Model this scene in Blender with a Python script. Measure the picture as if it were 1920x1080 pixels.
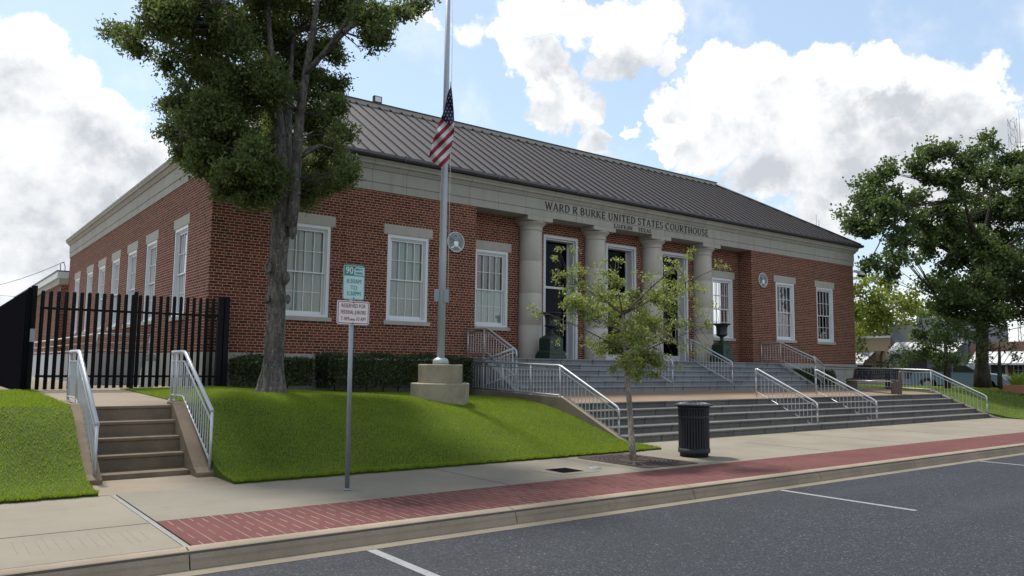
import bpy, math, random
import numpy as np
from math import sin, cos, pi, radians, sqrt
from mathutils import Vector, Matrix
random.seed(7); rng = np.random.default_rng(11)
for o in list(bpy.data.objects): bpy.data.objects.remove(o)
SC = bpy.context.scene; COL = SC.collection

# ------------------------------------------------------------------ camera
FW = Vector((0.60071741, 0.79333326, 0.09879741)); RT = Vector((0.79648774, -0.60454436, 0.01154983)); UP = Vector((-0.06889028, -0.07175274, 0.99504054))
CAM = Vector((-18.8993, -18.2329, 1.6)); FPX = 1469.1167
cam = bpy.data.cameras.new('camera'); co = bpy.data.objects.new('camera', cam); COL.objects.link(co)
co.matrix_world = Matrix(((RT.x, UP.x, -FW.x, CAM.x), (RT.y, UP.y, -FW.y, CAM.y), (RT.z, UP.z, -FW.z, CAM.z), (0, 0, 0, 1)))
cam.sensor_width = 36; cam.lens = FPX / 1920 * 36; cam.clip_start = .1; cam.clip_end = 3000
SC.camera = co
def at(u, v, d): # surveyed picture point at a measured depth, as a point of the place
    return CAM + (FW * FPX + RT * (u - 960) - UP * (v - 540)) * (d / FPX)
SC.render.resolution_x = 1024; SC.render.resolution_y = 576
SC.view_settings.view_transform = 'Standard'; SC.view_settings.look = 'None'; SC.view_settings.gamma = 1
SC.view_settings.exposure = 0.32

# ------------------------------------------------------------------ sun and sky
SUN_EL, SUN_AZ = radians(62), radians(-8)      # azimuth from +Y towards +X: behind the building, a little left
sd = Vector((sin(SUN_AZ) * cos(SUN_EL), cos(SUN_AZ) * cos(SUN_EL), sin(SUN_EL)))
sun = bpy.data.lights.new('sun', 'SUN'); sun.energy = 4.3; sun.angle = radians(7); sun.color = (1, .95, .87)
so = bpy.data.objects.new('sun', sun); COL.objects.link(so); so.rotation_euler = sd.to_track_quat('Z', 'Y').to_euler()
W = bpy.data.worlds.new('World'); SC.world = W; W.use_nodes = True
class NT:
    def __init__(s, tree): s.t = tree; s.n = tree.nodes; s.l = tree.links
    def add(s, typ, ins=None, **kw):
        n = s.n.new(typ)
        for k, v in kw.items(): setattr(n, k, v)
        for k, v in (ins or {}).items():
            if hasattr(v, 'links'): s.l.new(v, n.inputs[k])
            else: n.inputs[k].default_value = v
        return n
    def m(s, op, a, b=None, c=None, clamp=False):
        i = {0: a}
        if b is not None: i[1] = b
        if c is not None: i[2] = c
        return s.add('ShaderNodeMath', i, operation=op, use_clamp=clamp).outputs[0]
    def vm(s, op, a, b=None, out=0):
        i = {0: a}
        if b is not None: i[1] = b
        return s.add('ShaderNodeVectorMath', i, operation=op).outputs[out]
    def noise(s, vec, scale, detail=4, rough=.55, dist=0, out=0):
        return s.add('ShaderNodeTexNoise', {'Vector': vec, 'Scale': scale, 'Detail': detail, 'Roughness': rough, 'Distortion': dist}).outputs[out]
    def mix(s, f, a, b, blend='MIX'):
        n = s.n.new('ShaderNodeMix'); n.data_type = 'RGBA'; n.blend_type = blend
        for k, v in ((0, f), (6, a), (7, b)):
            if hasattr(v, 'links'): s.l.new(v, n.inputs[k])
            else: n.inputs[k].default_value = v if k == 0 or len(v) == 4 else (*v, 1)
        return n.outputs[2]
    def ramp(s, f, stops):
        n = s.add('ShaderNodeValToRGB', {0: f}); e = n.color_ramp.elements
        while len(e) < len(stops): e.new(.5)
        for i, (p, c) in enumerate(stops): e[i].position = p; e[i].color = (*c, 1) if len(c) == 3 else c
        return n.outputs[0]
    def mr(s, v, a, b, c=0, d=1, smooth=True):
        return s.add('ShaderNodeMapRange', {0: v, 1: a, 2: b, 3: c, 4: d}, interpolation_type='SMOOTHSTEP' if smooth else 'LINEAR').outputs[0]
def azel(u, v):
    d = (FW * FPX + RT * (u - 960) - UP * (v - 540)).normalized(); return math.atan2(d.x, d.y), math.asin(d.z)
t = NT(W.node_tree); W.node_tree.nodes.clear()
tc = t.add('ShaderNodeTexCoord'); dirv = tc.outputs['Generated']
sky = t.add('ShaderNodeTexSky', sky_type='NISHITA', sun_disc=False, sun_elevation=SUN_EL, sun_rotation=SUN_AZ, altitude=80, air_density=1.0, dust_density=1.2, ozone_density=1.0)
xyz = t.add('ShaderNodeSeparateXYZ', {0: dirv})
az = t.m('ARCTAN2', xyz.outputs[0], xyz.outputs[1]); el = t.m('ARCSINE', xyz.outputs[2])
P2 = t.add('ShaderNodeCombineXYZ', {0: az, 1: el, 2: 0.0}).outputs[0]
def cloud_field(P2, dirv):
    w1 = t.vm('SCALE', t.vm('SUBTRACT', t.noise(dirv, 7, 3, .55, 0, 1), (.5, .5, .5)), None); w1.node.inputs['Scale'].default_value = .085
    w2 = t.vm('SCALE', t.vm('SUBTRACT', t.noise(dirv, 24, 5, .62, 0, 1), (.5, .5, .5)), None); w2.node.inputs['Scale'].default_value = .075
    q = t.vm('ADD', t.vm('ADD', P2, w1), w2)
    s1 = 1 / FPX
    acc = None
    B = [(45, 75, 62, 50), (-30, 120, 90, 90), (105, 175, 95, 62), (40, 240, 130, 75), (195, 235, 80, 55), (250, 290, 62, 45), (180, 320, 130, 60), (70, 360, 170, 80), (-20, 300, 150, 130), (270, 350, 60, 40, .9), (60, 470, 150, 60, .8), (190, 420, 110, 40, .6), (20, 560, 200, 60, .7),
         (1010, 20, 70, 42), (1110, 25, 95, 48), (1215, 45, 80, 52), (1165, 95, 85, 34), (1010, 105, 60, 42), (1060, 160, 75, 50), (1120, 190, 42, 38), (1030, 195, 40, 34, .9), (1252, 118, 26, 30), (805, 35, 55, 18, .6), (900, 45, 55, 34, .5), (960, 70, 40, 30, .7), (1128, 255, 34, 34, .9), (1140, 280, 28, 20, .8), (1195, 238, 18, 12, .7),
         (1265, 215, 42, 42), (1335, 175, 62, 52), (1430, 135, 66, 40), (1520, 150, 90, 48), (1650, 120, 84, 34), (1740, 145, 80, 44), (1820, 170, 62, 60), (1860, 190, 44, 40), (1450, 220, 130, 80), (1600, 230, 150, 90), (1760, 250, 140, 90), (1350, 260, 90, 55), (1480, 330, 120, 60, .9), (1650, 350, 160, 80), (1260, 280, 44, 30, .8), (1540, 395, 90, 40, .85), (1850, 380, 150, 70, .9), (1320, 310, 60, 22, .7), (1960, 260, 60, 60, .7)]
    for b in B:
        u, v, ru, rv = b[:4]; st = b[4] if len(b) > 4 else 1.0
        a, e = azel(u, v)
        d = t.vm('SUBTRACT', q, (a, e, 0)); d = t.vm('MULTIPLY', d, (FPX / ru / 1.12, FPX / rv / 1.12, 0))
        k = t.mr(t.vm('LENGTH', d, None, 1), 1.15, .4, 0, st)
        acc = k if acc is None else t.m('MAXIMUM', acc, k)
    return acc
dens = cloud_field(P2, dirv)
up2 = t.vm('ADD', P2, (-.015, .05, 0))
dens_up = cloud_field(up2, dirv)
fine = t.noise(dirv, 30, 6, .6)
wisp = t.noise(dirv, 9, 6, .6)
cov = t.m('MULTIPLY', t.mr(dens, .06, .66), t.mr(t.m('ADD', t.m('MULTIPLY', fine, .9), dens), .46, 1.02))
wispc = t.m('MULTIPLY', t.mr(wisp, .48, .78), .42)
# the rest of the sky, outside the photograph: broken cumulus
gen = t.mr(t.noise(t.vm('MULTIPLY', dirv, (1, 1, 2)), 2.6, 7, .55), .47, .58)
fwd = t.vm('DOT_PRODUCT', dirv, (FW.x, FW.y, 0), 1)
gen = t.m('MULTIPLY', gen, t.mr(fwd, .60, .45))
low = t.mr(el, radians(11), radians(1), 0, .7)
allc = t.m('MAXIMUM', t.m('MAXIMUM', cov, wispc), t.m('MAXIMUM', gen, low))
shade = t.m('ADD', t.m('MULTIPLY', dens_up, .46), t.m('MULTIPLY', t.mr(t.noise(dirv, 11, 7, .6), .3, .7), .58))
cl = t.ramp(shade, [(.25, (.97, .97, .97)), (.50, (.84, .845, .85)), (.74, (.68, .70, .725)), (.95, (.50, .53, .57))])
skyc = t.mix(.33, sky.outputs[0], (4.3, 5.3, 5.9))
bg1 = t.add('ShaderNodeBackground', {0: skyc, 1: .15})
bg2 = t.add('ShaderNodeBackground', {0: cl, 1: 1.0})
mx = t.add('ShaderNodeMixShader', {0: allc, 1: bg1.outputs[0], 2: bg2.outputs[0]})
wo = t.add('ShaderNodeOutputWorld'); t.l.new(mx.outputs[0], wo.inputs[0])
W.cycles.sampling_method = 'MANUAL'; W.cycles.sample_map_resolution = 512

# ------------------------------------------------------------------ materials
def base(name, rough=.7, metal=0, spec=.5):
    m = bpy.data.materials.new(name); m.use_nodes = True; m.node_tree.nodes.clear(); n = NT(m.node_tree)
    b = n.add('ShaderNodeBsdfPrincipled', {'Roughness': rough, 'Metallic': metal, 'Specular IOR Level': spec})
    o = n.add('ShaderNodeOutputMaterial'); n.l.new(b.outputs[0], o.inputs[0])
    n.b = b; n.o = o; n.tc = n.add('ShaderNodeTexCoord').outputs['Object']; n.pos = n.add('ShaderNodeNewGeometry').outputs['Position']
    return m, n
def setc(n, c):
    if hasattr(c, 'links'): n.l.new(c, n.b.inputs['Base Color'])
    else: n.b.inputs['Base Color'].default_value = (*c, 1)
def bump(n, h, strength=.3, dist=.02):
    bn = n.add('ShaderNodeBump', {'Height': h, 'Strength': strength, 'Distance': dist}); n.l.new(bn.outputs[0], n.b.inputs['Normal'])
def plain(name, c, rough=.6, metal=0, var=.15, scale=6, bmp=0, spec=.5, stain=0):
    m, n = base(name, rough, metal, spec)
    f = n.noise(n.pos, scale, 5, .6)
    col = n.mix(f, [x * (1 - var) for x in c], [min(1, x * (1 + var)) for x in c])
    if stain:
        col = n.mix(n.m('MULTIPLY', n.mr(n.noise(n.pos, .9, 6, .65), .5, .75), stain), col, [x * .45 for x in c])
    setc(n, col)
    if bmp: bump(n, n.noise(n.pos, scale * 8, 4, .6), bmp, .01)
    return m
def stone(name, c, jx=None, jz=None, off=0., zoff=0., jw=.008, streak=.35, axis='auto', dark=.5):
    """limestone or granite in blocks with thin joints, weather streaks and grain"""
    m, n = base(name, .85, 0, .25)
    s = n.add('ShaderNodeSeparateXYZ', {0: n.pos}); g = n.add('ShaderNodeNewGeometry'); sn = n.add('ShaderNodeSeparateXYZ', {0: g.outputs['Normal']})
    useY = n.m('GREATER_THAN', n.m('ABSOLUTE', sn.outputs[0]), .7)
    u = n.add('ShaderNodeMix', {0: useY, 2: s.outputs[0], 3: s.outputs[1]}).outputs[0]
    z = s.outputs[2]
    g1 = n.noise(n.pos, 3.2, 6, .65); g2 = n.noise(n.pos, 60, 3, .6)
    sv = n.add('ShaderNodeCombineXYZ', {0: n.m('MULTIPLY', s.outputs[0], 2.2), 1: n.m('MULTIPLY', s.outputs[1], 2.2), 2: n.m('MULTIPLY', z, .25)}).outputs[0]
    st = n.mr(n.noise(sv, 2.4, 5, .65), .48, .72)
    col = n.mix(g1, [x * .85 for x in c], [x * 1.12 for x in c]); col = n.mix(n.m('MULTIPLY', g2, .25), col, [x * .6 for x in c])
    col = n.mix(n.m('MULTIPLY', st, streak), col, [x * dark for x in c])
    if jx:
        uu = n.m('ADD', u, off)
        cell = n.m('FLOOR', n.m('DIVIDE', uu, jx))
        hv = n.add('ShaderNodeTexWhiteNoise', {1: cell}, noise_dimensions='1D').outputs[0]
        if jz:
            row = n.m('FLOOR', n.m('DIVIDE', n.m('ADD', z, zoff), jz)); uu = n.m('ADD', uu, n.m('MULTIPLY', n.m('FRACT', n.m('MULTIPLY', row, .381)), jx))
            cell = n.m('FLOOR', n.m('DIVIDE', uu, jx))
            hv = n.add('ShaderNodeTexWhiteNoise', {'Vector': n.add('ShaderNodeCombineXYZ', {0: cell, 1: row, 2: 0.}).outputs[0]}, noise_dimensions='3D').outputs[0]
        fr = n.m('ABSOLUTE', n.m('SUBTRACT', n.m('FRACT', n.m('DIVIDE', uu, jx)), .5)); j = n.m('GREATER_THAN', fr, .5 - jw / jx / 2)
        upf = n.m('LESS_THAN', n.m('ABSOLUTE', sn.outputs[2]), .5)
        col = n.mix(n.m('MULTIPLY', hv, .22 if jz is None else .6), col, [x * .55 for x in c])
        col = n.mix(n.m('MULTIPLY', j, .7 if jz is None else .95), col, [x * .22 for x in c])
    setc(n, col); bump(n, n.noise(n.pos, 45, 4, .65), .25, .006)
    return m
def brick_mat():
    m, n = base('brick', .88, 0, .2)
    s = n.add('ShaderNodeSeparateXYZ', {0: n.pos}); g = n.add('ShaderNodeNewGeometry'); sn = n.add('ShaderNodeSeparateXYZ', {0: g.outputs['Normal']})
    useY = n.m('GREATER_THAN', n.m('ABSOLUTE', sn.outputs[0]), .5)
    u = n.add('ShaderNodeMix', {0: useY, 2: s.outputs[0], 3: s.outputs[1]}).outputs[0]
    H = .0677; L = .203
    r = n.m('DIVIDE', n.m('SUBTRACT', s.outputs[2], 1.827), H); row = n.m('FLOOR', r); fz = n.m('FRACT', r)
    head = n.m('COMPARE', n.m('FLOORED_MODULO', row, 6), 3, .1)
    Lr = n.add('ShaderNodeMix', {0: head, 2: L, 3: L / 2}).outputs[0]
    sh = n.m('MULTIPLY', n.m('FLOORED_MODULO', row, 2), .5)
    x = n.m('ADD', n.m('DIVIDE', n.m('ADD', u, 40), Lr), sh); xi = n.m('FLOOR', x); fx = n.m('FRACT', x)
    du = n.m('MULTIPLY', n.m('MINIMUM', fx, n.m('SUBTRACT', 1, fx)), Lr); dz = n.m('MULTIPLY', n.m('MINIMUM', fz, n.m('SUBTRACT', 1, fz)), H)
    wob = n.m('MULTIPLY', n.m('SUBTRACT', n.noise(n.pos, 30, 2), .5), .004)
    d = n.m('ADD', n.m('MINIMUM', du, dz), wob); mort = n.mr(d, .0062, .0040)
    id3 = n.add('ShaderNodeCombineXYZ', {0: xi, 1: row, 2: useY}).outputs[0]
    wn = n.add('ShaderNodeTexWhiteNoise', {'Vector': id3}, noise_dimensions='3D').outputs[0]
    bc = n.ramp(wn, [(0, (.040, .011, .008)), (.18, (.072, .0165, .0105)), (.5, (.118, .0275, .0125)), (.8, (.148, .037, .0165)), (1, (.18, .053, .026))])
    big = n.mr(n.noise(n.pos, .7, 4, .6), .35, .7); bc = n.mix(n.m('MULTIPLY', big, .35), bc, (.135, .04, .02))
    bc = n.mix(n.m('MULTIPLY', n.noise(n.pos, 90, 3, .7), .4), bc, (.08, .03, .022))
    mc = n.mix(n.noise(n.pos, 2.5, 4), (.42, .295, .22), (.52, .385, .30))
    sv = n.add('ShaderNodeCombineXYZ', {0: n.m('MULTIPLY', u, 1.6), 1: 0.0, 2: n.m('MULTIPLY', s.outputs[2], .22)}).outputs[0]
    stk = n.m('MULTIPLY', n.mr(n.noise(sv, 2.2, 5, .65), .52, .75), .30)
    setc(n, n.mix(stk, n.mix(mort, bc, mc), (.06, .025, .018)))
    bump(n, n.m('SUBTRACT', 1, mort), .5, .008)
    return m
def leaf_mat(name, c1, c2, c3, trans=.35, rough=.55, lump=.7, spec=.35):
    m, n = base(name, rough, 0, spec)
    ri = n.add('ShaderNodeNewGeometry').outputs['Random Per Island']
    col = n.ramp(ri, [(0, c1), (.55, c2), (1, c3)])
    f = n.noise(n.pos, 1.6, 3, .55); col = n.mix(n.mr(f, .35, .65, 0, lump), col, n.mix(.5, col, c3))
    setc(n, col)
    tr = n.add('ShaderNodeBsdfTranslucent', {0: n.mix(.55, col, (c3[0] * 1.5, c3[1] * 1.5, c3[2] * .9), 'MIX')})
    ms = n.add('ShaderNodeMixShader', {0: trans, 1: n.b.outputs[0], 2: tr.outputs[0]}); n.l.new(ms.outputs[0], n.o.inputs[0])
    return m
def bark_mat(name, c1, c2, sc=9, strength=.9, lich=.0):
    m, n = base(name, .95, 0, .15)
    s = n.add('ShaderNodeSeparateXYZ', {0: n.pos})
    v = n.add('ShaderNodeCombineXYZ', {0: s.outputs[0], 1: s.outputs[1], 2: n.m('MULTIPLY', s.outputs[2], .28)}).outputs[0]
    f = n.noise(v, sc * 3, 6, .7, .3); col = n.ramp(f, [(.3, c1), (.62, c2)])
    if lich: col = n.mix(n.m('MULTIPLY', n.mr(n.noise(n.pos, 22, 4, .7), .55, .68), lich), col, (.36, .36, .34))
    col = n.mix(n.m('MULTIPLY', n.mr(n.noise(v, 9, 5, .7, .6), .46, .6), .62), col, [x * .35 for x in c2])
    setc(n, col); bump(n, f, strength, .03); return m
def ground_mat(name, c, var=.14, big=.6, fine=120, finev=.35, rough=.9, crack=0, stain=.3):
    m, n = base(name, rough, 0, .2)
    a = n.noise(n.pos, big, 6, .62); b = n.noise(n.pos, fine, 3, .7)
    col = n.mix(n.mr(a, .3, .7), [x * (1 - var) for x in c], [x * (1 + var) for x in c])
    col = n.mix(n.m('MULTIPLY', n.mr(b, .38, .66), finev), col, [x * .45 for x in c])
    col = n.mix(n.m('MULTIPLY', n.mr(n.noise(n.pos, 2.3, 7, .7), .56, .74), stain), col, [x * .6 for x in c])
    setc(n, col); bump(n, b, .3, .004); return m
def glass_mat(name, tint, refl=.9):
    m, n = base(name); n.n.remove(n.b)
    tr = n.add('ShaderNodeBsdfTransparent', {0: (*tint, 1)}); gl = n.add('ShaderNodeBsdfGlossy', {0: (refl, refl, refl, 1), 1: .03})
    fr = n.add('ShaderNodeFresnel', {0: 1.5}); ms = n.add('ShaderNodeMixShader', {0: fr.outputs[0], 1: tr.outputs[0], 2: gl.outputs[0]})
    n.l.new(ms.outputs[0], n.o.inputs[0]); return m
M = {}
M['brick'] = brick_mat()
M['lime'] = stone('limestone', (.37, .36, .32), 1.02, None, .55, 0, .012, .30)
M['lime_plain'] = stone('limestone_plain', (.385, .375, .335), None, streak=.3)
M['found'] = stone('foundation_stone', (.37, .365, .345), 1.5, None, .2, 0, .006, .4)
M['column'] = stone('column_stone', (.445, .425, .38), None, streak=.2)
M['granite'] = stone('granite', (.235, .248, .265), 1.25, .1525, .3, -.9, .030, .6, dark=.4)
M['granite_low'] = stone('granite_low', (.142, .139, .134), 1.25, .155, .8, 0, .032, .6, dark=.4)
M['white'] = plain('white_paint', (.60, .63, .655), .45, 0, .05, 3)
M['frame_white'] = plain('door_paint', (.52, .54, .56), .45, 0, .05, 3)
M['glass'] = glass_mat('clear_glass', (.86, .90, .885), .8)
M['glass_dark'] = glass_mat('dark_glass', (.30, .32, .38), .16)
M['blind'] = plain('blind_fabric', (.58, .605, .58), .8, 0, .05, 8)
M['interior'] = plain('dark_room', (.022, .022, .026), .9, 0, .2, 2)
M['curtain'] = plain('dark_blind', (.085, .09, .11), .8, 0, .25, 4)
M['roof'] = plain('bronze_roof_metal', (.055, .046, .045), .55, .2, .10, 1.2, 0, .5)
M['seam'] = plain('roof_seam_metal', (.052, .046, .045), .5, .3, .1, 2)
M['gutter'] = plain('gutter_metal', (.075, .075, .085), .45, .3, .15, 2)
M['rail'] = plain('rail_paint', (.43, .455, .48), .35, .35, .10, 5, 0)
M['galv'] = plain('galvanised_steel', (.25, .28, .32), .5, .6, .18, 9, .1)
M['alu'] = plain('brushed_aluminium', (.36, .40, .44), .5, .25, .10, 7)
M['black'] = plain('black_steel', (.010, .010, .013), .75, 0, .3, 6, 0, .15)
M['black_matte'] = plain('black_screen', (.008, .008, .011), 1.0, 0, .3, 6, 0, .0)
M['blackpaint'] = plain('black_enamel', (.010, .011, .018), .7, 0, .2, 5)
M['conc'] = ground_mat('pavement_concrete', (.212, .191, .153), .12, .45, 140, .22, stain=.35)
M['conc_oak_shade'] = ground_mat('pavement_concrete_oak_shade', (.192, .176, .144), .14, .5, 140, .25, stain=.4)  # middle slab: the oak's soft shade put into the concrete colour, darker and greyer
M['curb'] = ground_mat('kerb_concrete', (.265, .218, .165), .2, .9, 130, .35, stain=.65)
M['gutterpan'] = ground_mat('gutter_concrete', (.19, .165, .13), .15, .9, 130, .3, stain=.4)
M['stepconc'] = ground_mat('step_concrete', (.165, .130, .096), .25, 1.4, 130, .35, stain=.6)
M['walk'] = ground_mat('walk_concrete', (.225, .188, .146), .12, .6, 120, .3, stain=.4)
M['terrace'] = ground_mat('terrace_paving', (.215, .16, .115), .12, .8, 90, .3, stain=.35)
M['cheek'] = ground_mat('cheek_concrete', (.175, .15, .118), .2, 1.2, 100, .35, stain=.65)
M['pedestal'] = ground_mat('pedestal_concrete', (.29, .26, .195), .22, 2.0, 90, .3, stain=.75)
M['soil'] = ground_mat('soil', (.07, .055, .03), .3, 2, 60, .5)
M['lawnbase'] = ground_mat('lawn_soil', (.055, .085, .012), .3, 1.2, 80, .5)
M['far'] = ground_mat('far_ground', (.12, .12, .10), .2, .05, 3, .2)
def worn_paint():
    m, n = base('road_paint', .8, 0, .2); c = n.mix(n.noise(n.pos, 9, 4), (.17, .178, .19), (.28, .288, .30)); w = n.mr(n.noise(n.pos, 38, 5, .7), .56, .68, 0, .8)
    setc(n, n.mix(w, c, (.05, .053, .06))); return m
M['paint'] = worn_paint()
M['faint_joint'] = plain('scored_concrete', (.165, .15, .122), .9, 0, .3, 9)
M['caulk'] = plain('joint_caulk', (.19, .19, .185), .8, 0, .5, 14)
M['crack'] = plain('dark_joint', (.10, .085, .07), .9, 0, .3, 9)
def asphalt():
    m, n = base('asphalt', .82, 0, .35)
    v = n.add('ShaderNodeTexVoronoi', {'Vector': n.pos, 'Scale': 70.0}); c = n.ramp(v.outputs[1].node.outputs[0], [(0, (.5,) * 3), (1, (.5,) * 3)])
    wn = n.add('ShaderNodeSeparateColor', {0: v.outputs[1]}).outputs[0]
    agg = n.ramp(wn, [(0, (.009, .0105, .0135)), (.45, (.016, .018, .0235)), (.8, (.027, .031, .039)), (.97, (.055, .062, .073)), (1, (.13, .14, .15))])
    big = n.noise(n.pos, .55, 6, .65); agg = n.mix(n.mr(big, .3, .75, 0, .5), agg, (.014, .0165, .0215))
    agg = n.mix(n.m('MULTIPLY', n.mr(n.noise(n.pos, 1.7, 6, .7), .55, .75), .35), agg, (.014, .016, .02))
    sx = n.vm('MULTIPLY', n.pos, (.12, 1.1, 1)); lane = n.mr(n.noise(sx, 1.1, 4, .6), .5, .75, 0, .35); agg = n.mix(lane, agg, (.036, .040, .047))
    oil = n.mr(n.noise(n.pos, .8, 3, .5), .66, .76, 0, .5); agg = n.mix(oil, agg, (.012, .012, .014))
    setc(n, agg); bump(n, n.add('ShaderNodeTexVoronoi', {'Vector': n.pos, 'Scale': 70.0}).outputs[0], .6, .006); return m
M['asphalt'] = asphalt()
def paver():
    m, n = base('stamped_brick_paving', .85, 0, .25)
    s = n.add('ShaderNodeSeparateXYZ', {0: n.pos}); x = n.m('ADD', s.outputs[0], 40.04); y = s.outputs[1]
    c = n.m('DIVIDE', x, .1083); ci = n.m('FLOOR', c); fx = n.m('FRACT', c)
    d = n.m('MULTIPLY', n.m('MINIMUM', fx, n.m('SUBTRACT', 1, fx)), .1083)
    k = n.m('FLOOR', n.m('ADD', c, .5)); k3 = n.m('FLOORED_MODULO', k, 3)
    dash = n.m('FRACT', n.m('ADD', n.m('DIVIDE', y, .36), n.m('MULTIPLY', k, .37)))
    full = n.m('COMPARE', k3, 0, .1); on = n.m('MAXIMUM', full, n.m('LESS_THAN', dash, .62))
    ln = n.m('MULTIPLY', n.mr(d, .0065, .004), on)
    dy = n.m('FRACT', n.m('ADD', n.m('DIVIDE', y, .18), n.m('MULTIPLY', ci, .5))); dk = n.m('MULTIPLY', n.m('LESS_THAN', n.m('MINIMUM', dy, n.m('SUBTRACT', 1, dy)), .028), .55)
    wear = n.mr(n.noise(n.pos, 1.3, 5, .6), .3, .6, .35, 1)
    col = n.mix(n.mr(n.noise(n.pos, 1.1, 6, .65), .3, .7), (.086, .026, .024), (.122, .040, .036))
    col = n.mix(n.m('MULTIPLY', n.noise(n.pos, 110, 3, .7), .35), col, (.11, .05, .045))
    far = n.mr(s.outputs[0], -13, -6, 1, .35)
    col = n.mix(dk, col, (.085, .03, .028)); col = n.mix(n.m('MULTIPLY', n.m('MULTIPLY', ln, wear), far), col, (.25, .185, .165))
    setc(n, col); bump(n, n.noise(n.pos, 110, 3, .7), .3, .004); return m
M['paver'] = paver()
M['oak_leaf'] = leaf_mat('oak_leaf', (.034, .058, .018), (.068, .108, .032), (.145, .185, .062), .42)
M['right_leaf'] = leaf_mat('broad_leaf', (.030, .054, .022), (.055, .09, .031), (.10, .145, .046), .42)
M['young_leaf'] = leaf_mat('young_leaf', (.055, .095, .028), (.115, .165, .05), (.29, .33, .11), .45, .4)
M['yellow_leaf'] = leaf_mat('yellow_green_leaf', (.05, .09, .016), (.10, .145, .022), (.22, .25, .035), .4)
M['bg_leaf'] = leaf_mat('background_leaf', (.03, .05, .016), (.05, .075, .022), (.09, .11, .035), .3)
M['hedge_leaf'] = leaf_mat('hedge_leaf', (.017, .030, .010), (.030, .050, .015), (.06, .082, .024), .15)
M['grass'] = leaf_mat('grass_blade', (.095, .170, .012), (.155, .245, .018), (.235, .30, .036), .42, .6, .8, .25)
def turf_patches():
    m = M['grass']; n = NT(m.node_tree); b = [q for q in m.node_tree.nodes if q.type == 'BSDF_PRINCIPLED'][0]; src = b.inputs['Base Color'].links[0].from_socket
    pos = n.add('ShaderNodeNewGeometry').outputs['Position']; dry = n.mr(n.noise(pos, .55, 5, .65), .5, .72, 0, .38); c = n.mix(dry, src, (.22, .24, .035))
    c = n.mix(n.mr(n.noise(pos, 2.6, 4, .6), .55, .75, 0, .35), c, (.07, .13, .02)); n.l.new(c, b.inputs['Base Color'])
turf_patches()
M['palm'] = leaf_mat('palm_leaf', (.12, .20, .03), (.2, .3, .04), (.3, .38, .06), .35)
M['bark'] = bark_mat('grey_bark', (.022, .020, .019), (.175, .162, .15), 7, 1, .6)
M['bark_dark'] = bark_mat('dark_bark', (.03, .027, .024), (.085, .075, .065))
M['birch'] = bark_mat('young_bark', (.07, .06, .05), (.40, .36, .31), 14, .7, .3)
M['twig'] = plain('twig', (.07, .055, .04), .9, 0, .3, 10)
M['green_iron'] = plain('green_cast_iron', (.014, .040, .030), .45, .1, .3, 8)
M['dark_iron'] = plain('dark_cast_iron', (.012, .016, .018), .45, .1, .3, 8)
M['rust_iron'] = plain('rusty_grate_iron', (.050, .033, .031), .95, 0, .35, 14)
M['letter'] = plain('dark_letter', (.018, .017, .017), .6, 0, .2, 9)
M['seal'] = plain('seal_metal', (.19, .21, .225), .45, .4, .12, 9)
M['seal_rim'] = plain('seal_rim_metal', (.62, .66, .68), .4, .4, .08, 9)
M['seal_dark'] = plain('seal_recess', (.17, .19, .21), .5, .4, .12, 9)
M['flag_red'] = plain('flag_red', (.26, .02, .035), .8, 0, .1, 6)
M['flag_white'] = plain('flag_white', (.58, .58, .62), .8, 0, .05, 6)
M['flag_navy'] = plain('flag_navy', (.012, .016, .06), .8, 0, .15, 6)
M['sign_green'] = plain('sign_green', (.005, .22, .17), .4, 0, .06, 6)
M['sign_pale'] = plain('sign_pale_green', (.44, .62, .62), .45, 0, .05, 6)
M['sign_pink'] = plain('sign_white', (.70, .62, .62), .45, 0, .05, 6)
M['sign_black'] = plain('sign_black', (.03, .02, .022), .5, 0, .1, 6)
M['camwhite'] = plain('camera_white', (.72, .72, .72), .4, 0, .05, 8)
M['bench_wood'] = plain('bench_end_brown', (.065, .034, .020), .6, .1, .3, 9)
M['tan'] = plain('tan_stucco', (.42, .33, .22), .9, 0, .15, 1.2)
M['greywall'] = plain('blue_grey_siding', (.20, .225, .25), .8, 0, .15, .8)
M['awning'] = plain('white_awning_metal', (.42, .43, .44), .5, .2, .12, 2)
M['awning_seam'] = plain('awning_seam', (.3, .31, .33), .5, .2, .12, 2)
M['cream'] = plain('cream_trim', (.62, .55, .42), .7, 0, .1, 3)
M['brownwall'] = plain('brown_brick_wall', (.17, .10, .07), .9, 0, .35, 7)
M['door_dark'] = plain('dark_door', (.02, .018, .018), .5, 0, .2, 3)
M['car_blue'] = plain('car_paint_blue', (.20, .28, .40), .25, .3, .05, 2)
M['tyre'] = plain('rubber', (.015, .015, .015), .8, 0, .2, 9)
M['planter'] = plain('planter_clay', (.36, .17, .10), .8, 0, .2, 5)
M['tower'] = plain('tower_steel', (.22, .24, .27), .6, .3, .1, 3)
M['ramp'] = plain('ramp_concrete', (.40, .42, .45), .85, 0, .12, 2, 0, .3, .3)
M['board'] = plain('white_board', (.72, .73, .74), .6, 0, .05, 3)
M['wire'] = plain('wire', (.03, .03, .03), .7)

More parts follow.
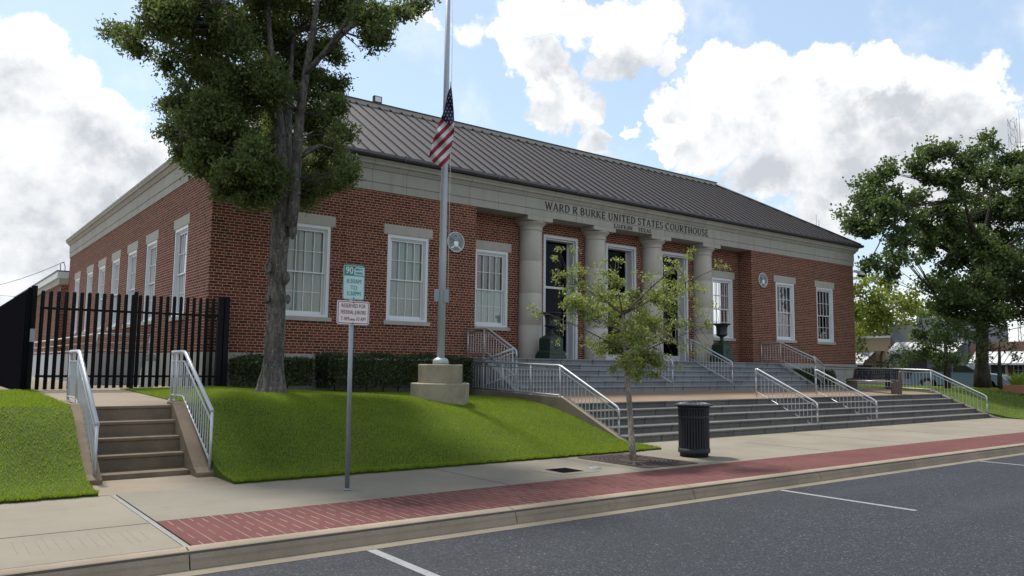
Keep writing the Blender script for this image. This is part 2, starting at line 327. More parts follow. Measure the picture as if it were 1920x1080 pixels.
# ------------------------------------------------------------------ mesh helpers
class MB:
    def __init__(s): s.v = []; s.f = []; s.mi = []; s.sm = []
    def poly(s, pts, m=0, sm=False):
        k = len(s.v); s.v += [tuple(p) for p in pts]; s.f.append(tuple(range(k, k + len(pts)))); s.mi.append(m); s.sm.append(sm)
    def raw(s, v, f, m=0, sm=False):
        k = len(s.v); s.v += [tuple(p) for p in v]
        for q in f: s.f.append(tuple(i + k for i in q)); s.mi.append(m); s.sm.append(sm)
    def box(s, x0, x1, y0, y1, z0, z1, m=0):
        v = [(x0, y0, z0), (x1, y0, z0), (x1, y1, z0), (x0, y1, z0), (x0, y0, z1), (x1, y0, z1), (x1, y1, z1), (x0, y1, z1)]
        s.raw(v, [(0, 3, 2, 1), (4, 5, 6, 7), (0, 1, 5, 4), (1, 2, 6, 5), (2, 3, 7, 6), (3, 0, 4, 7)], m)
    def prism(s, poly, axis, a, b, m=0, sm=False):
        """extrude a 2-D polygon along an axis: 'X' takes (y,z), 'Y' takes (x,z), 'Z' takes (x,y)"""
        def p(q, t): return {'X': (t, q[0], q[1]), 'Y': (q[0], t, q[1]), 'Z': (q[0], q[1], t)}[axis]
        n = len(poly); v = [p(q, a) for q in poly] + [p(q, b) for q in poly]
        f = [(i, (i + 1) % n, (i + 1) % n + n, i + n) for i in range(n)]
        s.raw(v, f, m, sm); s.raw(v, [tuple(range(n))[::-1], tuple(range(n, 2 * n))], m)
    def tube(s, pts, r, n=8, m=0, caps=True):
        pts = [Vector(p) for p in pts]; R = r if isinstance(r, (list, tuple)) else [r] * len(pts)
        k0 = len(s.v); ref = Vector((0.13, 0.21, .97))
        prevx = None
        for i, p in enumerate(pts):
            d = (pts[min(i + 1, len(pts) - 1)] - pts[max(i - 1, 0)]).normalized()
            if prevx is None:
                x = d.cross(ref); x = x if x.length > 1e-3 else d.cross(Vector((1, 0, 0))); x.normalize()
            else: x = (prevx - d * prevx.dot(d)).normalized()
            y = d.cross(x); prevx = x
            for j in range(n):
                a = 2 * pi * j / n; s.v.append(tuple(p + (x * cos(a) + y * sin(a)) * R[i]))
        for i in range(len(pts) - 1):
            for j in range(n):
                a = k0 + i * n + j; b = k0 + i * n + (j + 1) % n
                s.f.append((a, b, b + n, a + n)); s.mi.append(m); s.sm.append(True)
        if caps:
            s.f.append(tuple(k0 + j for j in range(n))[::-1]); s.mi.append(m); s.sm.append(False)
            e = k0 + (len(pts) - 1) * n; s.f.append(tuple(e + j for j in range(n))); s.mi.append(m); s.sm.append(False)
    def lathe(s, prof, cx=0, cy=0, n=24, m=0, sm=True, rot=0):
        k0 = len(s.v)
        for r, z in prof:
            for j in range(n):
                a = 2 * pi * j / n + rot; s.v.append((cx + r * cos(a), cy + r * sin(a), z))
        for i in range(len(prof) - 1):
            for j in range(n):
                a = k0 + i * n + j; b = k0 + i * n + (j + 1) % n
                s.f.append((a, b, b + n, a + n)); s.mi.append(m); s.sm.append(sm)
        s.f.append(tuple(k0 + j for j in range(n))[::-1]); s.mi.append(m); s.sm.append(False)
        e = k0 + (len(prof) - 1) * n; s.f.append(tuple(e + j for j in range(n))); s.mi.append(m); s.sm.append(False)
    def build(s, name, mats, parent=None, loc=None):
        me = bpy.data.meshes.new(name); me.from_pydata(s.v, [], s.f)
        for m in (mats if isinstance(mats, (list, tuple)) else [mats]): me.materials.append(M[m])
        me.polygons.foreach_set('material_index', s.mi); me.polygons.foreach_set('use_smooth', s.sm); me.update()
        o = bpy.data.objects.new(name, me); COL.objects.link(o)
        if parent: o.parent = parent
        if loc: o.location = loc
        return o
def tag(o, label=None, cat=None, group=None, kind=None):
    for k, v in (('label', label), ('category', cat), ('group', group), ('kind', kind)):
        if v: o[k] = v
    return o
def thing(name, label, cat, loc=(0, 0, 0), group=None):
    o = bpy.data.objects.new(name, None); COL.objects.link(o); o.location = loc; o.empty_display_size = .2
    return tag(o, label, cat, group)
def rel(o, root): # parts are modelled in place; keep them there under a root with an offset
    o.matrix_parent_inverse = Matrix.Translation(-Vector(root.location)); return o
def part(mb, name, mats, root): return rel(mb.build(name, mats, root), root)
def structure(mb, name, mats): return tag(mb.build(name, mats), kind='structure')
def bevel(o, w=.01):
    b = o.modifiers.new('bevel', 'BEVEL'); b.width = w; b.segments = 2; b.limit_method = 'ANGLE'; b.angle_limit = radians(40); return o
def copy_tree(o, parent=None):
    c = o.copy(); COL.objects.link(c)
    if parent: c.parent = parent; c.matrix_parent_inverse = o.matrix_parent_inverse.copy()
    for ch in list(o.children): copy_tree(ch, c)
    return c
def fast_mesh(name, V, nper, mats, parent=None):
    """V: (N, nper, 3) separate polygons"""
    N = V.shape[0]; me = bpy.data.meshes.new(name)
    me.vertices.add(N * nper); me.vertices.foreach_set('co', V.astype(np.float32).ravel())
    me.loops.add(N * nper); me.loops.foreach_set('vertex_index', np.arange(N * nper, dtype=np.int32))
    me.polygons.add(N); me.polygons.foreach_set('loop_start', np.arange(N, dtype=np.int32) * nper); me.polygons.foreach_set('loop_total', np.full(N, nper, dtype=np.int32))
    for m in (mats if isinstance(mats, (list, tuple)) else [mats]): me.materials.append(M[m])
    me.update(calc_edges=True); me.validate()
    o = bpy.data.objects.new(name, me); COL.objects.link(o)
    if parent: o.parent = parent
    return o
def unit(a): return a / (np.linalg.norm(a, axis=-1, keepdims=True) + 1e-9)
def leaf_quads(C, size, aspect=.5, droop=.3, upbias=.4):
    """one pointed leaf (a diamond) per centre"""
    n = len(C); d = unit(rng.normal(size=(n, 3)) + np.array([0, 0, -droop])); nn = unit(rng.normal(size=(n, 3)) + np.array([0, 0, upbias]))
    w = unit(np.cross(d, nn)); L = size * rng.uniform(.7, 1.35, (n, 1))
    bend = np.cross(w, d) * L * .12
    a = C - d * L * .5; b = C + w * L * aspect * .5 + bend; c = C + d * L * .5; e = C - w * L * aspect * .5 + bend
    return np.stack([a, b, c, e], 1)
def clumps(blobs, per, clump_r, leaves, shell=.35, lump=0):
    """leaf centres: clumps spread through every blob, leaves spread through every clump"""
    out = []; tips = []
    for (c, r, w) in blobs:
        n = max(3, int(per * w)); d = unit(rng.normal(size=(n, 3))); rad = r * (shell + (1 - shell) * rng.random((n, 1)) ** .6)
        if lump:
            m_ = max(5, int(4 + r / lump)); sd_ = unit(rng.normal(size=(m_, 3))); sc_ = sd_ * r * rng.uniform(.25, .95, (m_, 1)); sr_ = r * rng.uniform(.28, .55, m_); w_ = rng.integers(0, m_, n)
            cc = np.array(c) + sc_[w_] + d * (sr_[w_] * rng.random(n) ** .5)[:, None] * np.array([1, 1, .7]); tips.append(cc)
        else: cc = np.array(c) + d * rad; tips.append(cc)
        for q in cc:
            k = max(4, int(leaves * rng.uniform(.5, 1.4)))
            out.append(q + np.clip(rng.normal(size=(k, 3)), -1.6, 1.6) * clump_r * rng.uniform(.6, 1.25) * np.array([1, 1, .75]))
    return np.concatenate(out), tips
def text_mesh(body, size, mat, x_axis, z_axis, origin, depth=.004, align='CENTER', offset=0., sx=1.0):
    cu = bpy.data.curves.new('lettering', 'FONT'); cu.body = body; cu.size = size; cu.extrude = depth; cu.align_x = align; cu.align_y = 'CENTER'; cu.offset = offset; cu.resolution_u = 3
    ob = bpy.data.objects.new('lettering', cu); COL.objects.link(ob); bpy.context.view_layer.update()
    me = bpy.data.meshes.new_from_object(ob.evaluated_get(bpy.context.evaluated_depsgraph_get())); bpy.data.objects.remove(ob)
    X = Vector(x_axis); Z = Vector(z_axis); N = X.cross(Z)
    for v in me.vertices: v.co = Vector(origin) + X * v.co.x * sx + Z * v.co.y + N * v.co.z
    me.materials.clear(); me.materials.append(M[mat]); return me
def mesh_part(me, name, parent, root):
    o = bpy.data.objects.new(name, me); COL.objects.link(o); o.parent = parent; return rel(o, root)

# ------------------------------------------------------------------ ground, road, pavement
def sstep(a, b, x): q = np.clip((x - a) / (b - a), 0, 1); return q * q * (3 - 2 * q)
mb = MB(); mb.poly([(-900, -900, -.32), (900, -900, -.32), (900, 900, -.32), (-900, 900, -.32)]); structure(mb, 'ground', 'far')
mb = MB(); mb.poly([(-220, -60, -.17), (220, -60, -.17), (220, -11.28, -.17), (-220, -11.28, -.17)]); structure(mb, 'road', 'asphalt')
for i, x in enumerate((-15.30, -8.66, -2.0, 4.6, 11.2)):
    mb = MB(); mb.poly([(x - .05, -13.25, -.166), (x + .05, -13.25, -.166), (x + .05, -11.30, -.166), (x - .05, -11.30, -.166)]); structure(mb, 'road_marking', 'paint')
mb = MB(); mb.prism([(-11.29, -.30), (-11.29, -.166), (-11.12, -.150), (-11.12, -.30)], 'X', -220, 220); structure(mb, 'gutter_pan', 'gutterpan')
mb = MB()
prof = [(-11.15, -.30), (-11.15, -.148)]
for i in range(7):
    a = i / 6 * pi / 2; prof.append((-11.128 + .125 * (1 - cos(a)), -.095 + .100 * sin(a)))
prof += [(-10.955, .006), (-10.955, -.30)]
xs = [-220, -60, -30, -16.92, -13.42, -10.4, -7.35, -4.3, -1.2, 1.9, 5, 8.1, 11.2, 40, 220]
for a, b in zip(xs[:-1], xs[1:]): mb.prism(prof, 'X', a + .006, b - .006, 0)
o = structure(mb, 'kerb', 'curb')
for p_ in o.data.polygons: p_.use_smooth = abs(p_.normal.x) < .5 and p_.normal.y < .3
mb = MB(); mb.box(-220, 220, -11.10, -10.97, -.3, -.012); structure(mb, 'kerb_joint_filler', 'crack')
mb = MB(); mb.box(-16.85, 220, -10.955, -9.65, -.3, .0); structure(mb, 'brick_paving_strip', 'paver')
mb = MB(); mb.box(-220, -16.93, -10.955, -7.70, -.3, .002)
structure(mb, 'pavement', 'conc')
mb = MB(); mb.box(-16.85, -9.75, -9.65, -7.62, -.3, .001); o = structure(mb, 'pavement', 'conc_oak_shade')
mb = MB(); mb.box(-9.744, 220, -9.65, -7.55, -.3, .002); mb.box(-7.15, 11.5, -7.55, -6.35, -.3, .002); structure(mb, 'pavement', 'conc')
mb = MB(); mb.box(-16.915, -16.865, -10.955, -7.62, -.3, -.004); structure(mb, 'expansion_joint', 'caulk')
mb = MB()
for x, y0, y1 in ((-12.4, -9.65, -7.62), (-4.4, -9.65, -7.55), (-1.3, -9.65, -6.4), (2.1, -9.65, -6.4), (5.2, -9.65, -6.4), (8.3, -9.65, -6.4), (11.4, -9.65, -7.55)): mb.box(x, x + .012, y0, y1, .0, .0045)
mb.box(-60, -16.93, -9.72, -9.705, 0, .005); mb.box(-60, -16.93, -7.712, -7.70, 0, .005)
structure(mb, 'pavement_joint', 'crack')
mb = MB()
for k in range(13): xx = -17.1 - .085 * k + rng.normal() * .012; mb.box(xx, xx + .0035, -10.62 + abs(rng.normal()) * .12, -9.86 - abs(rng.normal()) * .16, 0, .0035)
structure(mb, 'scored_lines', 'faint_joint')
mb = MB(); mb.box(-60, -16.95, -10.97, -10.955, -.1, .0065); structure(mb, 'kerb_edge_joint', 'crack')
mb = MB(); mb.box(-17.15, -15.15, -7.70, -6.36, -.3, -.003); structure(mb, 'step_landing', 'walk')
# lawn shape
def lawn_z(X, Y):
    X = np.asarray(X, float); Y = np.asarray(Y, float)
    zt = 1.04 + (.80 - 1.04) * np.clip((X + 13.5) / 6.4, 0, 1)
    w = sstep(-11.5, -7.3, X); y0 = -7.2 + w * .55; y1 = -4.75 + w * 1.35
    zs = sstep(y0, y1, Y)
    y0b = -7.6 + w * .9; y1b = -4.0 + w * .9; q = np.clip((Y - y0b) / (y1b - y0b), 0, 1); zl = .35 * q + .65 * np.sin(q * pi / 2) ** 1.25
    wl = sstep(-14.9, -13.6, X); z = .035 + .03 * np.clip((Y + 7.6) / .5, 0, 1) + (zt - .065) * (zs * (1 - wl) + zl * wl)
    wp = sstep(-14.7, -15.35, -0 + X) if False else 1 - sstep(-15.40, -14.6, X)
    pz = .945 + .085 * np.clip((Y + 5.15) / 4.85, 0, 1); z = np.where((wp > 0) & (Y > -5.3), z + (np.minimum(z, pz) - z) * wp, z)
    return z + .012 * np.sin(X * 1.7 + Y) * sstep(-7.4, -6.6, Y) * (1 - wp)
def rlawn_z(X, Y):
    X = np.asarray(X, float); Y = np.asarray(Y, float)
    return .02 + .80 * sstep(-7.5, -3.2, Y) - .25 * sstep(18, 34, X)
def grid_sheet(name, x0, x1, y0, y1, zf, nx, ny, mat):
    X, Y = np.meshgrid(np.linspace(x0, x1, nx + 1), np.linspace(y0, y1, ny + 1)); Z = zf(X, Y)
    v = np.stack([X, Y, Z], -1).reshape(-1, 3); i = np.arange(nx * ny); r = i // nx * (nx + 1) + i % nx
    f = np.stack([r, r + 1, r + nx + 2, r + nx + 1], 1)
    mb = MB(); mb.raw(v.tolist(), f.tolist(), 0, True)
    bd = [(X[0], Y[0], Z[0])]
    for a, b in zip(range(ny), range(1, ny + 1)):
        for c, xx in ((0, x0), (nx, x1)): mb.poly([(xx, Y[a, 0], -.3), (xx, Y[b, 0], -.3), (xx, Y[b, 0], Z[b, c]), (xx, Y[a, 0], Z[a, c])])
    for a, b in zip(range(nx), range(1, nx + 1)): mb.poly([(X[0, a], y0, -.3), (X[0, b], y0, -.3), (X[0, b], y0, Z[0, b]), (X[0, a], y0, Z[0, a])])
    return structure(mb, name, mat)
grid_sheet('lawn', -15.42, -7.13, -7.6, -.04, lawn_z, 60, 60, 'lawnbase')
grid_sheet('lawn', -60, -17.05, -7.68, -.3, lawn_z, 80, 50, 'lawnbase')
grid_sheet('lawn', 10.98, 27.5, -7.5, 26, rlawn_z, 40, 60, 'lawnbase')
grid_sheet('side_street', 27.5, 400, -7.5, 300, lambda X, Y: .55 + 0 * X - .0 * Y, 4, 4, 'asphalt')
mb = MB(); mb.box(-60, -13.60, -.30, 60, -.3, .985); structure(mb, 'yard_paving', 'walk')
mb = MB(); mb.poly([(-17.05, -5.15, .93), (-15.42, -5.15, .93), (-15.42, -.30, 1.02), (-17.05, -.30, 1.02)]); mb.poly([(-17.05, -.3, 1.02), (-15.42, -.3, 1.02), (-15.42, -.3, .5), (-17.05, -.3, .5)]); structure(mb, 'path', 'walk')
mb = MB()
TZ = lambda y: .905 if y > -2.3 else .905 + (y + 2.3) / 2.55 * .13
mb.poly([(-7.0, -4.85, .775), (10.86, -4.85, .775), (10.86, -2.3, .905), (-7.0, -2.3, .905)]); mb.poly([(-7.0, -2.3, .905), (10.86, -2.3, .905), (10.86, -.05, .905), (-7.0, -.05, .905)])
structure(mb, 'terrace', 'terrace')
# grass
def blades(n, x0, x1, y0, y1, zf, h, w, keep=None):
    X = rng.uniform(x0, x1, n); Y = rng.uniform(y0, y1, n)
    if keep is not None: k = keep(X, Y); X = X[k]; Y = Y[k]; n = len(X)
    if y0 < -7.4: kp = (Y > y0 + .035 + .035 * np.sin(X * 9) * np.sin(X * 23 + 1) + rng.normal(size=n) * .012); X = X[kp]; Y = Y[kp]; n = len(X)
    Z = zf(X, Y) - .004; a = rng.uniform(0, 2 * pi, n); hh = h * rng.uniform(.55, 1.25, n) * (1 + .10 * np.sin(X * 2.1 + 1) * np.sin(Y * 2.7))
    ln = rng.normal(size=(n, 2)) * hh[:, None] * .45; b = np.stack([X, Y, Z], 1); ww = w * rng.uniform(.7, 1.3, n)
    dx = np.stack([np.cos(a) * ww, np.sin(a) * ww, 0 * a], 1)
    return np.stack([b - dx, b + dx, b + np.stack([ln[:, 0], ln[:, 1], hh], 1)], 1)
G = [blades(250000, -15.42, -7.13, -7.63, -.4, lawn_z, .036, .005), blades(80000, -20.5, -17.05, -7.72, -.5, lawn_z, .036, .005), blades(22000, -15.42, -7.6, -7.68, -7.55, lawn_z, .045, .005), blades(10000, -21, -17.05, -7.76, -7.62, lawn_z, .045, .005), blades(30000, 11.0, 27.3, -7.5, 3, rlawn_z, .06, .012)]
tag(fast_mesh('grass', np.concatenate(G), 3, 'grass'), 'short green mown grass covering the sloping lawns', 'grass', None, 'stuff')

# ------------------------------------------------------------------ the courthouse
L, R, D = 13.72, 6.40, 21.1
ZB, ZT = 1.827, 6.12
CH = thing('courthouse', 'red brick courthouse with white limestone frieze, four round columns and dark metal roof', 'building', (0, 0, ZB))
hw = .6255; Z0, Z1 = 2.74, 5.02
WX_A = [(-11.43, 'A'), (-8.58, 'B')]
front_left = [-11.43, -8.58]; front_right = [8.58, 11.43]; recess_w = [-5.42, 5.42]; doors = [-2.70, 0.0, 2.70]
side_w = [2.58, 5.72, 8.25, 10.77, 13.25, 15.73, 18.7]
DH, DZ0, DZ1 = .72, 1.83, 5.73; RD = .60
def wall_cells(mb, u0, u1, z0, z1, holes, P):
    us = sorted({u0, u1, *[h[0] for h in holes], *[h[1] for h in holes]}); zs = sorted({z0, z1, *[h[2] for h in holes], *[h[3] for h in holes]})
    for a, b in zip(us[:-1], us[1:]):
        for c, d in zip(zs[:-1], zs[1:]):
            mu, mz = (a + b) / 2, (c + d) / 2
            if any(h[0] < mu < h[1] and h[2] < mz < h[3] for h in holes): continue
            mb.poly([P(a, c), P(b, c), P(b, d), P(a, d)])
hole = lambda x: (x - hw, x + hw, Z0, Z1)
mb = MB()
wall_cells(mb, -L, -R, ZB, ZT, [hole(x) for x in front_left], lambda u, z: (u, 0, z))
wall_cells(mb, R, L, ZB, ZT, [hole(x) for x in front_right], lambda u, z: (u, 0, z))
wall_cells(mb, -R, R, ZB - .02, ZT, [hole(x) for x in recess_w] + [(x - DH, x + DH, DZ0 - .1, DZ1) for x in doors], lambda u, z: (u, RD, z))
for x in (-R, R): mb.poly([(x, 0, ZB), (x, RD, ZB), (x, RD, ZT), (x, 0, ZT)])
wall_cells(mb, 0, D, ZB, ZT, [hole(y) for y in side_w], lambda u, z: (-L, u, z))
mb.poly([(L, 0, ZB), (L, D, ZB), (L, D, ZT), (L, 0, ZT)]); mb.poly([(-L, D, ZB), (L, D, ZB), (L, D, ZT), (-L, D, ZT)])
wall = part(mb, 'wall', 'brick', CH)
mb = MB(); zf = .55
for a, b in ((-L - .035, L + .035),): mb.poly([(a, -.035, zf), (b, -.035, zf), (b, -.035, ZB), (a, -.035, ZB)]); mb.poly([(a, -.035, ZB), (b, -.035, ZB), (b, .0, ZB), (a, .0, ZB)])
for s_ in (-1, 1): mb.poly([(s_ * (L + .035), -.035, zf), (s_ * (L + .035), D, zf), (s_ * (L + .035), D, ZB), (s_ * (L + .035), -.035, ZB)]); mb.poly([(s_ * (L + .035), -.035, ZB), (s_ * (L + .035), D, ZB), (s_ * L, D, ZB), (s_ * L, -.035, ZB)])
part(mb, 'foundation', 'found', CH)
# entablature: swept profile round the block
def ring(mb, prof, m=0):
    c = [(-1, 0), (1, 0), (1, 1), (-1, 1)]
    def pt(k, o, z): sx, sy = c[k]; return (sx * (L + o), (D + o) if sy else -o, z)
    for (o1, z1), (o2, z2) in zip(prof[:-1], prof[1:]):
        for k in range(4): mb.poly([pt(k, o1, z1), pt((k + 1) % 4, o1, z1), pt((k + 1) % 4, o2, z2), pt(k, o2, z2)], m)
mb = MB(); ring(mb, [(0, ZT), (.03, ZT), (.03, 6.322), (.018, 6.326), (.018, 6.332), (.042, 6.338), (.042, 6.668)])
mb.poly([(-R, -.03, ZT), (R, -.03, ZT), (R, RD + .02, ZT), (-R, RD + .02, ZT)])
fr = part(mb, 'frieze', 'lime', CH)
mb = MB(); ring(mb, [(.042, 6.668), (.075, 6.672), (.085, 6.70), (.11, 6.735), (.125, 6.775), (.165, 6.783), (.175, 6.80), (.175, 6.855), (.19, 6.865), (.205, 6.925), (-.4, 6.94)])
part(mb, 'cornice', 'lime', CH)
mb = MB(); mb.poly([(-L, 0.2, 6.93), (L, .2, 6.93), (L, D, 6.93), (-L, D, 6.93)]); part(mb, 'flat_roof', 'gutter', CH)
# hipped standing-seam roof over the front block
EO, EZ, RY, RZ, RX = .26, 7.06, 4.2, 9.93, 9.53
BY = 2 * RY + EO
e = [(-L - EO, -EO, EZ), (L + EO, -EO, EZ), (L + EO, BY, EZ), (-L + .35, BY - .6, EZ)]; e[0] = (-L - .18, -EO, EZ); r0, r1 = (-RX, RY, RZ), (RX, RY, RZ)
mb = MB(); mb.poly([e[0], e[1], r1, r0]); mb.poly([e[1], e[2], r1]); mb.poly([e[2], e[3], r0, r1]); mb.poly([e[3], e[0], r0])
mb.poly([(p[0], p[1], EZ - .06) for p in e[::-1]])
for a, b in zip(e, e[1:] + e[:1]): mb.poly([(a[0], a[1], EZ - .06), (b[0], b[1], EZ - .06), b, a])
sl = Vector((0, RY + EO, RZ - EZ)).normalized(); nn = Vector((0, -sl.z, sl.y))
x = -L + .14
while x < L:
    lim = min(1.0, (L + (EO if x > 0 else .18) - abs(x)) / (L + (EO if x > 0 else .18) - RX)); a = Vector((x, -EO, EZ)); b = Vector((x, -EO + (RY + EO) * lim, EZ + (RZ - EZ) * lim))
    for q0, q1 in ((-.009, .009),):
        v = [a + Vector((q0, 0, 0)), a + Vector((q1, 0, 0)), b + Vector((q1, 0, 0)), b + Vector((q0, 0, 0))]; w_ = [p + nn * .045 for p in v]
        mb.raw(v + w_, [(4, 5, 6, 7), (0, 1, 5, 4), (1, 2, 6, 5), (2, 3, 7, 6), (3, 0, 4, 7)], 1)
    x += .405
y = -EO + .3
while y < BY - .2:
    lim = min(1.0, (y + EO) / (RY + EO), (BY - y) / (RY + EO))
    for s_ in (1,):
        a = Vector((s_ * (L + EO), y, EZ)); b = Vector((s_ * (L + EO - (L + EO - RX) * lim), y, EZ + (RZ - EZ) * lim)); mb.tube([a + Vector((0, 0, .02)), b + Vector((0, 0, .02))], .02, 4, 1)
    y += .405
for c_, r_ in ((e[0], r0), (e[1], r1)): mb.tube([Vector(c_) + Vector((0, 0, .02)), Vector(r_) + Vector((0, 0, .03))], .05, 6, 1)
part(mb, 'roof', ['roof', 'seam'], CH)
mb = MB(); mb.box(-RX - .05, RX + .05, RY - .14, RY + .14, RZ - .09, RZ + .045); mb.box(-RX - .08, RX + .08, RY - .17, RY + .17, RZ + .046, RZ + .075, 1); part(mb, 'ridge_cap', ['lime_plain', 'seam'], CH)
mb = MB(); prof = [(-.20, 6.945), (-.33, 6.945), (-.37, 6.985), (-.37, 7.055), (-.275, 7.075), (-.20, 7.03)]
mb.prism(prof, 'X', -L - .17, L + .33); mb.prism([(-y_ , z_) for y_, z_ in prof][::-1], 'Y', .0, .01)
mb.box(L + .20, L + .37, -.2, BY, 6.945, 7.05)
for x in np.arange(-12, 13.5, 3.05): mb.box(x, x + .03, -.378, -.30, 6.94, 7.07)
part(mb, 'gutter', 'gutter', CH)
# inscription: serif capitals drawn stroke by stroke
TH, TN, SR = .19, .10, .075
def letters(mb, text, x0, x1, zb, h, y, depth=.012):
    S = {}
    def st(x1, y1, x2, y2, w): return ('s', x1, y1, x2, y2, w)
    def arc(cx, cy, rx, ry, a0, a1, w0, w1=None): return ('a', cx, cy, rx, ry, a0, a1, w0, w1 or w0)
    def sf(x, y, w=.26): return ('f', x, y, w)
    S['W'] = (1.25, [st(.06, 1, .36, 0, TH), st(.36, 0, .62, .9, TN), st(.62, .9, .9, 0, TH), st(.9, 0, 1.18, 1, TN), sf(.06, 1, .28), sf(.62, .97, .22), sf(1.18, 1, .26)])
    S['A'] = (.92, [st(.08, 0, .46, 1, TN), st(.46, 1, .84, 0, TH), st(.2, .33, .7, .33, TN), sf(.08, 0, .26), sf(.84, 0, .28)])
    S['R'] = (.86, [st(.16, 0, .16, 1, TH), arc(.40, .74, .27, .245, -90, 90, TN, TH), st(.16, .965, .42, .965, TN), st(.16, .51, .42, .51, TN), st(.4, .5, .78, 0, TH), sf(.16, 0, .3), sf(.12, .985, .22), sf(.8, 0, .2)])
    S['D'] = (.92, [st(.16, 0, .16, 1, TH), arc(.36, .5, .45, .48, -90, 90, TN, TH), st(.1, .97, .38, .97, TN), st(.1, .03, .38, .03, TN)])
    S['B'] = (.8, [st(.16, 0, .16, 1, TH), arc(.38, .75, .24, .23, -90, 90, TN, TH), arc(.40, .27, .29, .25, -90, 90, TN, TH), st(.08, .975, .38, .975, TN), st(.1, .52, .4, .52, TN), st(.08, .025, .42, .025, TN)])
    S['U'] = (.92, [st(.16, 1, .16, .3, TH), arc(.46, .32, .30, .31, 180, 360, TH, TN), st(.76, .3, .76, 1, TN), sf(.16, 1, .3), sf(.76, 1, .26)])
    S['K'] = (.9, [st(.16, 0, .16, 1, TH), st(.2, .42, .74, 1, TN), st(.36, .56, .8, 0, TH), sf(.16, 0, .3), sf(.16, 1, .3), sf(.74, 1, .24), sf(.82, 0, .24)])
    S['E'] = (.76, [st(.16, 0, .16, 1, TH), st(.06, .97, .66, .97, TN), st(.16, .5, .55, .5, TN), st(.06, .03, .68, .03, TN), st(.655, .97, .655, .78, .05), st(.55, .6, .55, .4, .05), st(.675, .03, .675, .24, .05)])
    S['N'] = (.95, [st(.15, 0, .15, 1, TN), st(.15, 1, .79, 0, TH), st(.79, 0, .79, 1, TN), sf(.15, 0, .24), sf(.1, 1, .22), sf(.79, 1, .24)])
    S['I'] = (.36, [st(.18, 0, .18, 1, TH), sf(.18, 0, .32), sf(.18, 1, .32)])
    S['T'] = (.84, [st(.42, 0, .42, 1, TH), st(.05, .97, .79, .97, TN), st(.07, .97, .07, .76, .05), st(.77, .97, .77, .76, .05), sf(.42, 0, .32)])
    S['S'] = (.68, [arc(.34, .745, .24, .225, 30, 270, TN, TH), arc(.34, .27, .27, .24, 90, -150, TH, TN), st(.56, .98, .56, .76, .05), st(.08, .02, .08, .26, .05)])
    S['C'] = (.9, [arc(.48, .5, .40, .48, 45, 315, TN, TH), st(.78, .98, .78, .72, .05)])
    S['O'] = (.98, [arc(.49, .5, .41, .48, 0, 180, TH * .9, TH * .9), arc(.49, .5, .41, .48, 180, 360, TH * .9, TH * .9)])
    S['H'] = (.95, [st(.17, 0, .17, 1, TH), st(.78, 0, .78, 1, TH), st(.17, .5, .78, .5, TN), sf(.17, 0, .3), sf(.17, 1, .3), sf(.78, 0, .3), sf(.78, 1, .3)])
    S['L'] = (.74, [st(.16, 0, .16, 1, TH), st(.06, .03, .66, .03, TN), st(.655, .03, .655, .26, .05), sf(.16, 1, .3)])
    S['F'] = (.72, [st(.16, 0, .16, 1, TH), st(.06, .97, .64, .97, TN), st(.16, .52, .52, .52, TN), st(.635, .97, .635, .76, .05), st(.52, .62, .52, .42, .05), sf(.16, 0, .32)])
    S['X'] = (.92, [st(.12, 1, .80, 0, TH), st(.8, 1, .12, 0, TN), sf(.12, 1, .26), sf(.8, 1, .24), sf(.12, 0, .24), sf(.8, 0, .26)])
    gap = .17; wd = sum((.42 if c == ' ' else S[c][0] + gap) for c in text) - gap
    kx = (x1 - x0) / wd; x = 0; lay = [0]
    def slab(p):
        lay[0] = (lay[0] + 1) % 9; d = depth + .0006 * lay[0]
        q = [(x0 + a * kx, zb + b * h) for a, b in p]
        A = sum(q[i][0] * q[(i + 1) % len(q)][1] - q[(i + 1) % len(q)][0] * q[i][1] for i in range(len(q)))
        if A > 0: q = q[::-1]
        mb.prism(q, 'Y', y - d, y)
    for c in text:
        if c == ' ': x += .42; continue
        for s in S[c][1]:
            if s[0] == 's':
                _, a, b, c2, d2, w = s
                if abs(d2 - b) > abs(c2 - a) * .6: slab([(x + a - w / 2, b), (x + a + w / 2, b), (x + c2 + w / 2, d2), (x + c2 - w / 2, d2)])
                else: slab([(x + a, b - w / 2), (x + c2, d2 - w / 2), (x + c2, d2 + w / 2), (x + a, b + w / 2)])
            elif s[0] == 'f':
                _, a, b, w = s; b = min(max(b, SR / 2), 1 - SR / 2); slab([(x + a - w / 2, b - SR / 2), (x + a + w / 2, b - SR / 2), (x + a + w / 2, b + SR / 2), (x + a - w / 2, b + SR / 2)])
            else:
                _, cx, cy, rx, ry, a0, a1, w0, w1 = s; n = 12
                for i in range(n):
                    q = []
                    for j, sg in ((i, 1), (i + 1, 1), (i + 1, -1), (i, -1)):
                        t_ = j / n; a = radians(a0 + (a1 - a0) * t_); w = w0 + (w1 - w0) * sin(pi * t_) if w1 != w0 else w0 * (.45 + .55 * abs(cos(a)))
                        q.append((x + cx + (rx + (w / 2 if sg > 0 else -w / 2)) * cos(a), cy + (ry + (TN / 2 if sg > 0 else -TN / 2)) * sin(a)))
                    slab(q)
        x += S[c][0] + gap
mb = MB(); letters(mb, 'WARD R BURKE UNITED STATES COURTHOUSE', -3.89, 3.81, 6.372, .232, -.042); part(mb, 'inscription', 'letter', CH)
mb = MB(); letters(mb, 'LUFKIN', -.95, -.10, 6.15, .125, -.03); part(mb, 'inscription', 'letter', CH); mb = MB(); letters(mb, 'TEXAS', .17, .80, 6.15, .125, -.03); part(mb, 'inscription', 'letter', CH)
